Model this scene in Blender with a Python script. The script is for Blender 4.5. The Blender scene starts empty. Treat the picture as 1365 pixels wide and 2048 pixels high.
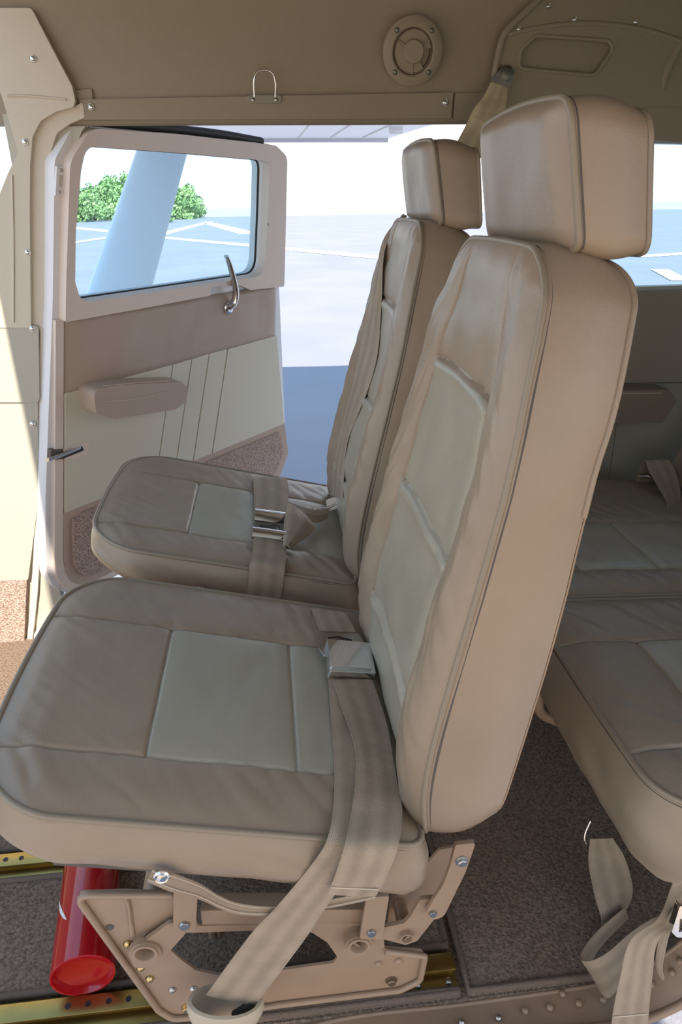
import bpy, bmesh, math, random
from mathutils import Vector, Matrix, noise
random.seed(7)
scn = bpy.context.scene
COL = scn.collection
V = Vector

# ------------------------------------------------------------------ camera
F_PX = 1365.0
CAM_O = V((0, 0, 1.05))
_p = math.atan((1024 - 408) / F_PX); _y = math.radians(5.74); _r = math.radians(0.88)
FW = V((math.sin(_y) * math.cos(_p), math.cos(_y) * math.cos(_p), -math.sin(_p)))
_rt = V((math.cos(_y), -math.sin(_y), 0)); _up = _rt.cross(FW)
RT = math.cos(_r) * _rt - math.sin(_r) * _up
UP = math.sin(_r) * _rt + math.cos(_r) * _up
cd = bpy.data.cameras.new('camera'); cam = bpy.data.objects.new('camera', cd); COL.objects.link(cam)
cam.matrix_world = Matrix(((RT.x, UP.x, -FW.x, CAM_O.x), (RT.y, UP.y, -FW.y, CAM_O.y), (RT.z, UP.z, -FW.z, CAM_O.z), (0, 0, 0, 1)))
cd.sensor_fit = 'VERTICAL'; cd.sensor_height = 36.0; cd.sensor_width = 24.0; cd.lens = F_PX / 2048 * 36.0
cd.clip_start = 0.02; cd.clip_end = 2000
scn.camera = cam

# ------------------------------------------------------------------ light
w = bpy.data.worlds.new('sky'); scn.world = w; w.use_nodes = True
bg = w.node_tree.nodes['Background']
_nt = w.node_tree; _tc = _nt.nodes.new('ShaderNodeTexCoord'); _sx = _nt.nodes.new('ShaderNodeSeparateXYZ'); _rp = _nt.nodes.new('ShaderNodeValToRGB')
_nt.links.new(_tc.outputs['Generated'], _sx.inputs[0]); _nt.links.new(_sx.outputs['Z'], _rp.inputs[0]); _nt.links.new(_rp.outputs[0], bg.inputs[0])
_rp.color_ramp.elements[0].position = 0.0; _rp.color_ramp.elements[0].color = (0.95, 0.98, 1.0, 1)
_rp.color_ramp.elements[1].position = 0.75; _rp.color_ramp.elements[1].color = (0.30, 0.53, 0.82, 1)
bg.inputs[1].default_value = 2.2
sd = bpy.data.lights.new('sun', 'SUN'); sun = bpy.data.objects.new('sun', sd); COL.objects.link(sun)
sd.energy = 11.5; sd.angle = math.radians(0.6); sd.color = (1.0, 0.90, 0.76)
SUN_DIR = V((-0.01, 0.95, -1.0)).normalized()
sun.rotation_euler = SUN_DIR.to_track_quat('-Z', 'Y').to_euler()
sun.location = (0, -3, 6)
scn.view_settings.view_transform = 'Standard'; scn.view_settings.look = 'None'
scn.view_settings.gamma = 1.0; scn.view_settings.use_curve_mapping = False
scn.view_settings.exposure = -0.20


# ------------------------------------------------------------------ photo-measured helpers
def ray(px, py):
    return (px - 682.5) / F_PX * RT - (py - 1024) / F_PX * UP + FW
def at(px, py, X=None, Y=None, Z=None):
    d = ray(px, py)
    if X is not None: t = (X - CAM_O.x) / d.x
    elif Y is not None: t = (Y - CAM_O.y) / d.y
    else: t = (Z - CAM_O.z) / d.z
    return CAM_O + t * d
def on_plane(px, py, O, n):
    d = ray(px, py); return CAM_O + d * ((O - CAM_O).dot(n) / d.dot(n))

# ------------------------------------------------------------------ materials
MATS = {}
def _n(nt, t, **kw):
    n = nt.nodes.new(t)
    for k, v in kw.items(): setattr(n, k, v)
    return n
def mat(name, col, rough=0.5, metal=0.0, bump=0.0, bscale=200.0, var=0.0, vscale=8.0, spec=0.5, coat=0.0, kind='noise', sheen=0.0, col2=None, bdist=0.002):
    if name in MATS: return MATS[name]
    m = bpy.data.materials.new(name); m.use_nodes = True; nt = m.node_tree
    b = nt.nodes['Principled BSDF']
    b.inputs['Base Color'].default_value = (*col, 1); b.inputs['Roughness'].default_value = rough
    b.inputs['Metallic'].default_value = metal; b.inputs['Specular IOR Level'].default_value = spec
    b.inputs['Coat Weight'].default_value = coat; b.inputs['Sheen Weight'].default_value = sheen
    tc = _n(nt, 'ShaderNodeTexCoord')
    if var > 0 or col2:
        nz = _n(nt, 'ShaderNodeTexNoise'); nz.inputs['Scale'].default_value = vscale; nz.inputs['Detail'].default_value = 6
        nt.links.new(tc.outputs['Object'], nz.inputs['Vector'])
        r = _n(nt, 'ShaderNodeValToRGB')
        c2 = col2 or tuple(min(1, c * (1 + var)) for c in col); c1 = col if col2 else tuple(c * (1 - var) for c in col)
        r.color_ramp.elements[0].position = 0.35; r.color_ramp.elements[1].position = 0.68
        r.color_ramp.elements[0].color = (*c1, 1); r.color_ramp.elements[1].color = (*c2, 1)
        nt.links.new(nz.outputs['Fac'], r.inputs[0]); nt.links.new(r.outputs[0], b.inputs['Base Color'])
    if bump > 0:
        if kind == 'noise':
            t = _n(nt, 'ShaderNodeTexNoise'); t.inputs['Scale'].default_value = bscale; t.inputs['Detail'].default_value = 3; o = t.outputs['Fac']
        elif kind == 'voronoi':
            t = _n(nt, 'ShaderNodeTexVoronoi'); t.inputs['Scale'].default_value = bscale; o = t.outputs['Distance']
        else:
            t = _n(nt, 'ShaderNodeTexWave'); t.inputs['Scale'].default_value = bscale; t.bands_direction = 'DIAGONAL'; t.inputs['Distortion'].default_value = 0.6; o = t.outputs['Fac']
        nt.links.new(tc.outputs['Object'], t.inputs['Vector'])
        bp = _n(nt, 'ShaderNodeBump'); bp.inputs['Strength'].default_value = bump; bp.inputs['Distance'].default_value = bdist
        nt.links.new(o, bp.inputs['Height']); nt.links.new(bp.outputs[0], b.inputs['Normal'])
    MATS[name] = m; return m

TAN = mat('tan_leather', (0.315, 0.236, 0.168), 0.31, bump=0.25, bscale=900, var=0.07, vscale=5, kind='voronoi', bdist=0.0006)
CREAM = mat('cream_leather', (0.352, 0.312, 0.236), 0.31, bump=0.22, bscale=900, var=0.04, vscale=5, kind='voronoi', bdist=0.0006)
PIPE = mat('piping_leather', (0.27, 0.215, 0.155), 0.38)
HEAD = mat('headliner_vinyl', (0.305, 0.255, 0.188), 0.6, bump=0.3, bscale=420, bdist=0.001)
TRIM = mat('cream_plastic', (0.63, 0.56, 0.455), 0.42, bump=0.2, bscale=520, bdist=0.0006)
TRIMD = mat('door_frame_plastic', (0.70, 0.58, 0.50), 0.32)
WALLV = mat('wall_vinyl', (0.46, 0.43, 0.36), 0.5, bump=0.2, bscale=500, bdist=0.0006)
PAINT = mat('tan_enamel', (0.345, 0.232, 0.155), 0.38, var=0.05, vscale=20, bump=0.08, bscale=300, bdist=0.0006)
WHITEP = mat('white_paint', (0.80, 0.79, 0.82), 0.28)
CHROME = mat('chrome', (0.75, 0.75, 0.76), 0.10, 1.0)
STEEL = mat('steel', (0.50, 0.48, 0.45), 0.28, 1.0)
BRASS = mat('brass_screw', (0.62, 0.47, 0.22), 0.25, 1.0)
GOLD = mat('gold_anodized', (0.40, 0.275, 0.09), 0.36, 1.0, var=0.15, vscale=12)
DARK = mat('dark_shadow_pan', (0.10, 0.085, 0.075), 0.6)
BLACK = mat('black_rubber', (0.02, 0.02, 0.022), 0.55)
RED = mat('red_enamel', (0.40, 0.006, 0.010), 0.14, coat=0.6)
CARPET = mat('brown_carpet', (0.15, 0.108, 0.080), 0.95, bump=1.0, bscale=260, col2=(0.31, 0.225, 0.168), vscale=190, spec=0.1, bdist=0.004)
BIND = mat('carpet_binding', (0.17, 0.12, 0.09), 0.85, bump=0.8, bscale=300, bdist=0.002)
DCARPET = mat('door_carpet', (0.25, 0.17, 0.135), 0.95, bump=1.0, bscale=330, col2=(0.66, 0.50, 0.43), vscale=230, spec=0.1, bdist=0.004)
DBIND = mat('door_carpet_edging', (0.46, 0.34, 0.27), 0.7, bump=0.3, bscale=500)
DTAN = mat('door_tan_vinyl', (0.42, 0.315, 0.25), 0.45, bump=0.2, bscale=700, bdist=0.0006)
DCREAM = mat('door_cream_vinyl', (0.62, 0.565, 0.445), 0.45, bump=0.2, bscale=700, bdist=0.0006)
ASPHALT = mat('asphalt', (0.265, 0.270, 0.315), 0.9, bump=0.4, bscale=60, var=0.06, vscale=0.5, bdist=0.01, spec=0.2)
LINE = mat('line_paint', (0.78, 0.78, 0.78), 0.8)
LEAF = mat('foliage', (0.20, 0.36, 0.12), 0.7, col2=(0.38, 0.52, 0.22), vscale=1.2)
BARK = mat('bark', (0.12, 0.09, 0.06), 0.9)
WINGP = mat('wing_paint', (0.80, 0.82, 0.86), 0.3)
THREAD = mat('thread', (0.55, 0.46, 0.36), 0.7)

def glass_mat():
    m = bpy.data.materials.new('tinted_acrylic'); m.use_nodes = True; nt = m.node_tree
    nt.nodes.remove(nt.nodes['Principled BSDF']); out = nt.nodes['Material Output']
    tr = _n(nt, 'ShaderNodeBsdfTransparent'); tr.inputs[0].default_value = (0.82, 0.94, 0.99, 1)
    gl = _n(nt, 'ShaderNodeBsdfGlossy'); gl.inputs['Roughness'].default_value = 0.03
    lw = _n(nt, 'ShaderNodeLayerWeight'); lw.inputs['Blend'].default_value = 0.5
    pw = _n(nt, 'ShaderNodeMath', operation='POWER'); pw.inputs[1].default_value = 5.0; nt.links.new(lw.outputs['Facing'], pw.inputs[0])
    fr = _n(nt, 'ShaderNodeMath', operation='MULTIPLY_ADD'); fr.inputs[1].default_value = 0.9; fr.inputs[2].default_value = 0.02; nt.links.new(pw.outputs[0], fr.inputs[0])
    mx = _n(nt, 'ShaderNodeMixShader')
    nt.links.new(fr.outputs[0], mx.inputs[0]); nt.links.new(tr.outputs[0], mx.inputs[1]); nt.links.new(gl.outputs[0], mx.inputs[2])
    nt.links.new(mx.outputs[0], out.inputs['Surface'])
    return m
GLASS = glass_mat()

# ------------------------------------------------------------------ object helpers
def tag(o, label=None, cat=None, group=None, kind=None):
    if label: o['label'] = label
    if cat: o['category'] = cat
    if group: o['group'] = group
    if kind: o['kind'] = kind
    return o
def thing(name, loc, label, cat, group=None, kind=None):
    o = bpy.data.objects.new(name, None); COL.objects.link(o); o.location = loc; o.empty_display_size = 0.05
    return tag(o, label, cat, group, kind)
def adopt(o, parent):
    if parent is not None:
        o.parent = parent
        if parent.type == 'EMPTY': o.matrix_parent_inverse = Matrix.Translation(-V(parent.location))
    return o
def link_mesh(name, me, m, parent=None, smooth=None):
    o = bpy.data.objects.new(name, me); COL.objects.link(o)
    if m: me.materials.append(m)
    if smooth is not None:
        me.polygons.foreach_set('use_smooth', [True] * len(me.polygons))
        if smooth < 179: me.set_sharp_from_angle(angle=math.radians(smooth))
    return adopt(o, parent)
def mesh(name, verts, faces, m, parent=None, smooth=180):
    me = bpy.data.meshes.new(name); me.from_pydata([tuple(v) for v in verts], [], faces); me.update()
    return link_mesh(name, me, m, parent, smooth)
def from_bm(name, bm, m, parent=None, smooth=35):
    bmesh.ops.recalc_face_normals(bm, faces=bm.faces[:])
    me = bpy.data.meshes.new(name); bm.to_mesh(me); bm.free()
    return link_mesh(name, me, m, parent, smooth)
def grid_faces(nr, nc, off=0, closed_c=False):
    f = []
    for i in range(nr - 1):
        for j in range(nc if closed_c else nc - 1):
            k = (j + 1) % nc
            f.append((off + i * nc + j, off + i * nc + k, off + (i + 1) * nc + k, off + (i + 1) * nc + j))
    return f
def spline(pts, n=8, closed=False):
    pts = [V(p) for p in pts]; N = len(pts); out = []
    rng = range(N if closed else N - 1)
    for i in rng:
        p1, p2 = pts[i], pts[(i + 1) % N]
        p0 = pts[(i - 1) % N] if (closed or i > 0) else p1 * 2 - p2
        p3 = pts[(i + 2) % N] if (closed or i + 2 < N) else p2 * 2 - p1
        for k in range(n):
            t = k / n; t2 = t * t; t3 = t2 * t
            out.append(0.5 * ((2 * p1) + (p2 - p0) * t + (2 * p0 - 5 * p1 + 4 * p2 - p3) * t2 + (3 * p1 - p0 - 3 * p2 + p3) * t3))
    if not closed: out.append(pts[-1].copy())
    return out
def interp(tab, x):
    if x <= tab[0][0]: return tab[0][1]
    for (a, b), (c, d) in zip(tab, tab[1:]):
        if x <= c: return b + (d - b) * (x - a) / (c - a)
    return tab[-1][1]
def tube(name, pts, r, m, parent=None, closed=False, segs=8, n=0, flat=1.0):
    if n: pts = spline(pts, n, closed)
    pts = [V(p) for p in pts]; N = len(pts); verts = []; prev = None
    for i, p in enumerate(pts):
        a = pts[(i - 1) % N] if (closed or i > 0) else p; b = pts[(i + 1) % N] if (closed or i < N - 1) else p
        t = (b - a).normalized() if (b - a).length > 1e-9 else V((0, 0, 1))
        if prev is None:
            u = t.orthogonal().normalized()
        else:
            u = prev - t * prev.dot(t)
            u = u.normalized() if u.length > 1e-6 else t.orthogonal().normalized()
        prev = u; v = t.cross(u)
        rr = r(i / max(1, N - 1)) if callable(r) else r
        for k in range(segs):
            an = 2 * math.pi * k / segs
            verts.append(p + (u * math.cos(an) + v * math.sin(an) * flat) * rr)
    faces = grid_faces(N, segs, 0, True)
    if closed:
        # match the seam ring by nearest vertex so the tube does not twist
        last = [verts[(N - 1) * segs + k] for k in range(segs)]
        sh = min(range(segs), key=lambda s: sum((last[k] - verts[(k + s) % segs]).length for k in range(segs)))
        for k in range(segs):
            faces.append(((N - 1) * segs + k, (N - 1) * segs + (k + 1) % segs, (k + 1 + sh) % segs, (k + sh) % segs))
    else:
        faces += [tuple(range(segs))[::-1], tuple((N - 1) * segs + k for k in range(segs))]
    return mesh(name, verts, faces, m, parent, 60)
def lathe(name, prof, O, axis, m, parent=None, segs=20, smooth=40, cap=True):
    """prof: list of (radius, distance along axis)"""
    axis = V(axis).normalized(); u = axis.orthogonal().normalized(); v = axis.cross(u); O = V(O); verts = []
    for r, h in prof:
        for k in range(segs):
            a = 2 * math.pi * k / segs; verts.append(O + axis * h + (u * math.cos(a) + v * math.sin(a)) * r)
    f = grid_faces(len(prof), segs, 0, True)
    if cap: f += [tuple(range(segs))[::-1], tuple((len(prof) - 1) * segs + k for k in range(segs))]
    return mesh(name, verts, f, m, parent, smooth)
def box(name, lo, hi, m, parent=None, bev=0.0, seg=2, M=None):
    bm = bmesh.new(); bmesh.ops.create_cube(bm, size=1.0)
    lo, hi = V(lo), V(hi); c = (lo + hi) / 2; s = hi - lo
    for v in bm.verts: v.co = V((v.co.x * s.x, v.co.y * s.y, v.co.z * s.z)) + c
    if bev: bmesh.ops.bevel(bm, geom=bm.edges[:], offset=bev, segments=seg, affect='EDGES', profile=0.5)
    if M is not None: bmesh.ops.transform(bm, matrix=M, verts=bm.verts[:])
    return from_bm(name, bm, m, parent, 40)
class Frame:
    def __init__(s, O, u, w):
        s.O = V(O); s.u = V(u).normalized(); s.n = s.u.cross(V(w)).normalized(); s.w = s.n.cross(s.u)
    def px(s, x, y, h=0.0):
        P = on_plane(x, y, s.O + s.n * h, s.n) - s.O; return (P.dot(s.u), P.dot(s.w))
    def P(s, a, b, h=0.0): return s.O + s.u * a + s.w * b + s.n * h
    def pxs(s, pts, h=0.0): return [s.px(x, y, h) for x, y in pts]
def roundpoly(pts, r, seg=5):
    """round the corners of a closed 2D polygon; r a number or list"""
    out = []; N = len(pts)
    for i, p in enumerate(pts):
        rr = r[i] if isinstance(r, (list, tuple)) else r
        P = V((p[0], p[1])); A = V(pts[i - 1][:2]); B = V(pts[(i + 1) % N][:2])
        if rr <= 0: out.append((P.x, P.y)); continue
        da, db = A - P, B - P; la, lb = da.length, db.length
        ang = da.angle(db) if la > 1e-9 and lb > 1e-9 else math.pi
        t = min(rr / max(1e-4, math.tan(ang / 2)), la * 0.49, lb * 0.49)
        p0 = P + da / la * t; p1 = P + db / lb * t
        for k in range(seg + 1):
            s = k / seg; q = p0 * (1 - s) ** 2 + P * 2 * s * (1 - s) + p1 * s * s; out.append((q.x, q.y))
    return out
def plate(name, outer, fr, h0, h1, m, parent=None, holes=(), bev=0.0, seg=2, smooth=40):
    """flat piece with its outline in the frame's own plane, from height h0 to h1 along its normal"""
    bm = bmesh.new(); edges = []
    for loop in [outer] + list(holes):
        vs = [bm.verts.new(fr.P(a, b, h0)) for a, b in loop]
        for i in range(len(vs)): edges.append(bm.edges.new((vs[i], vs[(i + 1) % len(vs)])))
    r = bmesh.ops.triangle_fill(bm, edges=edges, use_beauty=True)
    faces = [f for f in bm.faces]
    ex = bmesh.ops.extrude_face_region(bm, geom=faces)
    vv = [g for g in ex['geom'] if isinstance(g, bmesh.types.BMVert)]
    bmesh.ops.translate(bm, verts=vv, vec=fr.n * (h1 - h0))
    bmesh.ops.recalc_face_normals(bm, faces=bm.faces[:])
    if bev:
        top = set(vv)
        es = [e for e in bm.edges if e.verts[0] in top and e.verts[1] in top and len(e.link_faces) == 2 and e.calc_face_angle(0) > 0.7]
        bmesh.ops.bevel(bm, geom=es, offset=bev, segments=seg, affect='EDGES', profile=0.5, clamp_overlap=True)
    o = from_bm(name, bm, m, parent, smooth)
    for p in o.data.polygons:
        if abs(p.normal.dot(fr.n)) > .995: p.use_smooth = False
    return o
def ribbon(name, L, R, m, parent=None, n=8, th=0.0016, nc=6, bow=0.0):
    """woven strap between two edge curves, with thickness"""
    L, R = spline(L, n), spline(R, n); N = len(L)
    top, bot = [], []
    for i in range(N):
        t = (L[min(i + 1, N - 1)] - L[max(i - 1, 0)]) + (R[min(i + 1, N - 1)] - R[max(i - 1, 0)])
        nrm = t.cross(R[i] - L[i]); nrm = nrm.normalized() if nrm.length > 1e-9 else V((0, 0, 1))
        for j in range(nc + 1):
            s = j / nc; e = 0.35 + 0.65 * (1 - abs(2 * s - 1) ** 6)
            q = L[i].lerp(R[i], s) + nrm * (bow * (1 - (2 * s - 1) ** 2))
            top.append(q + nrm * th * e); bot.append(q - nrm * th * e)
    nv = nc + 1; off = N * nv
    f = grid_faces(N, nv) + [tuple(reversed(q)) for q in grid_faces(N, nv, off)]
    for i in range(N - 1):
        f.append((i * nv, (i + 1) * nv, off + (i + 1) * nv, off + i * nv))
        a = i * nv + nc; f.append((a + nv, a, off + a, off + a + nv))
    for j in range(nc):
        f.append((j + 1, j, off + j, off + j + 1)); a = (N - 1) * nv + j
        f.append((a, a + 1, off + a + 1, off + a))
    o = mesh(name, top + bot, f, m, parent, 60)
    ln = [0.0]
    for i in range(1, N): ln.append(ln[-1] + ((L[i] + R[i]) / 2 - (L[i - 1] + R[i - 1]) / 2).length)
    uv = [(j / nc, ln[i]) for i in range(N) for j in range(nv)] * 2
    lay = o.data.uv_layers.new(name='strap')
    for lp in o.data.loops: lay.data[lp.index].uv = uv[lp.vertex_index]
    return o
def web_mat(name, col):
    m = bpy.data.materials.new(name); m.use_nodes = True; nt = m.node_tree; b = nt.nodes['Principled BSDF']; b.inputs['Roughness'].default_value = .62; b.inputs['Specular IOR Level'].default_value = .3
    tc = _n(nt, 'ShaderNodeTexCoord'); sx_ = _n(nt, 'ShaderNodeSeparateXYZ'); nt.links.new(tc.outputs['UV'], sx_.inputs[0])
    def mth(op, a, bb=None):
        n = _n(nt, 'ShaderNodeMath', operation=op)
        for i, q in enumerate((a, bb)):
            if q is None: continue
            if isinstance(q, (int, float)): n.inputs[i].default_value = q
            else: nt.links.new(q, n.inputs[i])
        return n.outputs[0]
    band = mth('SINE', mth('MULTIPLY', sx_.outputs['X'], 15.7)); rib = mth('SINE', mth('MULTIPLY', sx_.outputs['Y'], 3300)); rib2 = mth('SINE', mth('MULTIPLY', sx_.outputs['X'], 130))
    nz = _n(nt, 'ShaderNodeTexNoise'); nz.inputs['Scale'].default_value = 30; nt.links.new(tc.outputs['Object'], nz.inputs['Vector'])
    f = mth('ADD', mth('MULTIPLY', band, .16), mth('ADD', mth('MULTIPLY', nz.outputs['Fac'], .7), mth('MULTIPLY', rib2, .10)))
    r = _n(nt, 'ShaderNodeValToRGB'); r.color_ramp.elements[0].position = .1; r.color_ramp.elements[1].position = .65
    r.color_ramp.elements[0].color = (*[c * .80 for c in col], 1); r.color_ramp.elements[1].color = (*[c * 1.14 for c in col], 1)
    nt.links.new(f, r.inputs[0]); nt.links.new(r.outputs[0], b.inputs['Base Color'])
    bp = _n(nt, 'ShaderNodeBump'); bp.inputs['Strength'].default_value = .5; bp.inputs['Distance'].default_value = .0008
    nt.links.new(mth('ADD', mth('MULTIPLY', rib, rib2), mth('MULTIPLY', band, .5)), bp.inputs['Height']); nt.links.new(bp.outputs[0], b.inputs['Normal'])
    return m
WEB = web_mat('webbing', (.40, .31, .228))
def screw(parent, P, nrm, r=0.006, m=None, name='screw', slot=True):
    nrm = V(nrm).normalized(); m = m or CHROME
    o = lathe(name, [(r * 1.25, -0.001), (r * 1.25, r * 0.2), (r * 1.05, r * 0.42), (r * 0.95, r * 0.35), (r * 0.85, r * 0.62), (r * 0.5, r * 0.82), (r * 0.2, r * 0.86), (r * 0.18, r * 0.5)] if slot else
              [(r * 1.0, -0.001), (r * 1.0, r * 0.25), (r * 0.8, r * 0.6), (r * 0.45, r * 0.82), (r * 0.1, r * 0.88)], P, nrm, m, parent, 14, 50)
    return o
def hexbolt(parent, P, nrm, r=0.007, m=None, name='bolt'):
    m = m or STEEL; ax = V(nrm).normalized(); u = ax.orthogonal().normalized(); v = ax.cross(u); P = V(P); verts = []; f = []
    for segs, prof in ((18, [(r * 1.35, -0.001), (r * 1.35, r * 0.22), (r * 1.05, r * 0.26)]), (6, [(r, r * 0.2), (r, r * 0.85), (r * 0.82, r)])):
        off = len(verts)
        for rr, h in prof:
            for k in range(segs):
                a = 2 * math.pi * k / segs; verts.append(P + ax * h + (u * math.cos(a) + v * math.sin(a)) * rr)
        f += grid_faces(len(prof), segs, off, True)
        f += [tuple(off + k for k in range(segs))[::-1], tuple(off + (len(prof) - 1) * segs + k for k in range(segs))]
    return mesh(name, verts, f, m, parent, 30)
def fbm(p, s): return noise.noise(V(p) * s)

# ------------------------------------------------------------------ upholstery builders
def dense(a, b, n, fine=()):
    """sample positions from a to b, extra dense around each value of fine"""
    xs = {round(a + (b - a) * i / n, 5) for i in range(n + 1)}
    lo, hi = min(a, b), max(a, b)
    for c in fine:
        for d in (-0.012, -0.008, -0.0055, -0.0035, -0.002, -0.001, 0, 0.001, 0.002, 0.0035, 0.0055, 0.008, 0.012):
            if lo <= c + d <= hi: xs.add(round(c + d, 5))
    xs = sorted(xs); out = [xs[0]]
    keep = {round(c, 5) for c in fine} | {xs[-1]}
    for x in xs[1:]:
        if x - out[-1] < 0.0009 and x not in keep: continue
        out.append(x)
    return out
def valley(d, depth=0.0035, wn=0.0022, wb=0.014, broad=0.0022):
    return depth * math.exp(-(d / wn) ** 2) + broad * math.exp(-(d / wb) ** 2)

def cushion(root, x0, x1, y0, y1, ztop, thick, rc, ya, yb, xa, xb, crown=0.010, bow=0.012, seed=0, wrinkle=1.0, rrear=0.02, drop=None, name='seat_cushion', mats=None):
    """upholstered seat cushion: front edge at x0, back at x1; ztop(X) is the height of its edge piping.
    seams at y = ya, yb (front to back) and x = xa, xb (across, between them)"""
    tanm, creamm = mats or (TAN, CREAM)
    yc = (y0 + y1) / 2; hw = (y1 - y0) / 2
    def front(y):
        d = min(y - y0, y1 - y); c = 0
        if d < rc: c = rc - math.sqrt(max(0, rc * rc - (rc - d) ** 2))
        return x0 + bow * ((y - yc) / hw) ** 2 + c * 0.85
    def rear(y):
        d = min(y - y0, y1 - y); c = 0
        if d < rrear: c = rrear - math.sqrt(max(0, rrear ** 2 - (rrear - d) ** 2))
        return x1 - c
    def edge_d(x, y):
        return max(0, min(y - y0, y1 - y, (x - front(y)) * 0.8, rear(y) - x))
    def height(x, y):
        d = edge_d(x, y); w = 0.05
        h = crown * (1 - (1 - min(d / w, 1)) ** 2.2)
        ins = min(max(y - ya, 0), max(yb - y, 0))
        dl = min(abs(y - ya), abs(y - yb))
        fade = min(1, d / 0.012)
        h -= valley(dl) * fade
        if ya <= y <= yb:
            for xs in (xa, xb): h -= valley(abs(x - xs), 0.003, 0.0022, 0.012, 0.0018)
        # soft creases in the hide
        wv = noise.noise(V((x * 14 + seed, y * 14, 3.1 + seed))) * 0.0022 + noise.noise(V((x * 45 + seed, y * 22, 7))) * 0.0009
        if y < ya or y > yb:
            e = min(1, d / 0.03)
            q = noise.noise(V((x * 30 + y * 18 + seed, y * 8 - x * 5, 2.0)))
            wv += (abs(q) - 0.25) * 0.0034 * e
        elif x < xa:
            wv += abs(noise.noise(V((x * 10 + seed, y * 42 + x * 30, 5.0)))) * 0.0022 * min(1, d / 0.02)
        return ztop(x) + h + wv * wrinkle * min(1, d / 0.02)
    cushion.height = height
    ys = dense(y0, y1, 90, (ya, yb))
    # finer sampling close to the rounded corners
    for k in range(1, 14):
        d = rc * (1 - math.cos(k / 14 * math.pi / 2)) * 0.6
        ys += [y0 + d, y1 - d]
    ys = sorted(set(round(y, 5) for y in ys))
    ya, yb = round(ya, 5), round(yb, 5)
    NF = 40
    rows_mid = dense(xa, xb, 44, (xa, xb)); rows_rear = dense(xb, x1 - 0.0001, 40, (xb,))
    fr = [i / NF for i in range(NF)] + [0.99]
    fr = sorted(set(fr + [0.94, 0.96, 0.98, 0.005, 0.012, 0.02]))
    def col(y):
        pts = []; f0 = front(y)
        for t in fr: x = f0 + (xa - f0) * t; pts.append(x)
        pts += rows_mid
        r1 = rear(y)
        pts += [xb + (r1 - xb) * (x - xb) / (x1 - 0.0001 - xb) for x in rows_rear[1:]]
        return pts
    cols = [col(y) for y in ys]
    if drop is None: body = None
    ia, ib = ys.index(min(ys, key=lambda q: abs(q - ya))), ys.index(min(ys, key=lambda q: abs(q - yb)))
    nA, nM = len(fr), len(fr) + len(rows_mid) - 1
    last = len(cols[0]) - 1
    # outline (front-view clockwise) for the side band and the piping
    out = []
    J = len(ys) - 1
    for j in range(J + 1): out.append((cols[j][0], ys[j]))
    for i in range(3, last, 3): out.append((cols[J][i], ys[J]))
    for j in range(J, -1, -2): out.append((cols[j][last], ys[j]))
    for i in range(last - 3, 0, -3): out.append((cols[0][i], ys[0]))
    ded = [out[0]]
    for p in out[1:]:
        if math.hypot(p[0] - ded[-1][0], p[1] - ded[-1][1]) > 0.0015: ded.append(p)
    out = ded; N = len(out)
    band = []; NB = 16
    for b in range(NB + 1):
        t = b / NB
        for i, (x, y) in enumerate(out):
            a, c = out[i - 1], out[(i + 1) % N]
            nx, ny = (c[1] - a[1]), -(c[0] - a[0]); l = math.hypot(nx, ny) or 1; nx, ny = -nx / l, -ny / l
            k = 0.010 * math.sin(math.pi * min(1, t * 1.15)) - 0.020 * max(0, t - 0.72) ** 1.3 * 3.0
            tk = thick(x) if callable(thick) else thick
            wv = (noise.noise(V((x * 16 + y * 16 + seed, t * 3 + x * 4, 1.7))) * 0.004 + abs(noise.noise(V((x * 9 - t * 2.2 + seed, y * 9 + t * 1.6, 9.1)))) * 0.006) * math.sin(math.pi * t) * wrinkle
            hem = noise.noise(V((x * 20, y * 20, 4 + seed))) * 0.005 * t
            band.append(V((x + nx * (k + wv), y + ny * (k + wv), ztop(x) - tk * t - 0.001 + hem)))
    f = grid_faces(NB + 1, N, 0, True)
    f.append(tuple(NB * N + i for i in range(N)))
    body = mesh(name, band, f, tanm, root, 60)
    def panel(nm, i0, i1, j0, j1, m):
        vs = []; 
        for i in range(i0, i1 + 1):
            for j in range(j0, j1 + 1): vs.append(V((cols[j][i], ys[j], height(cols[j][i], ys[j]))))
        return mesh(nm, vs, [tuple(reversed(q)) for q in grid_faces(i1 - i0 + 1, j1 - j0 + 1)], m, body, 60)
    panel('bolster', 0, last, 0, ia, tanm); panel('bolster', 0, last, ib, J, tanm)
    tag(panel('front_panel', 0, nA, ia, ib, tanm), 'plain tan front panel')
    tag(panel('center_panel', nA, nM, ia, ib, creamm), 'paler cream leather centre panel')
    tag(panel('rear_panel', nM, last, ia, ib, creamm), 'paler cream leather rear panel')
    tube('piping', [V((x, y, ztop(x) + 0.0005)) for x, y in out], 0.0036, PIPE, body, closed=True, segs=8)
    tube('piping_seam', [V((x + 0, y, ztop(x) - 0.0065)) for x, y in out], 0.0022, DARK, body, closed=True, segs=5)
    return body, height

def shell_loop(pts_front, pts_rear, NB, bulge, seed, wr=0.0):
    """band between two matching closed loops, bulging outward"""
    N = len(pts_front); c = sum(pts_front, V()) / N; vs = []
    for b in range(NB + 1):
        t = b / NB
        for i in range(N):
            p = pts_front[i].lerp(pts_rear[i], t)
            a, d = pts_front[i - 1].lerp(pts_rear[i - 1], t), pts_front[(i + 1) % N].lerp(pts_rear[(i + 1) % N], t)
            nn = (d - a).cross(pts_rear[i] - pts_front[i])
            nn = nn.normalized() if nn.length > 1e-9 else V((0, 0, 0))
            if nn.dot(p - c) < 0: nn = -nn
            wv = noise.noise(V((p.x * 12 + seed, p.y * 12, p.z * 9))) * wr
            vs.append(p + nn * ((bulge + wv) * math.sin(math.pi * t)))
    return vs, grid_faces(NB + 1, N, 0, True)

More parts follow.
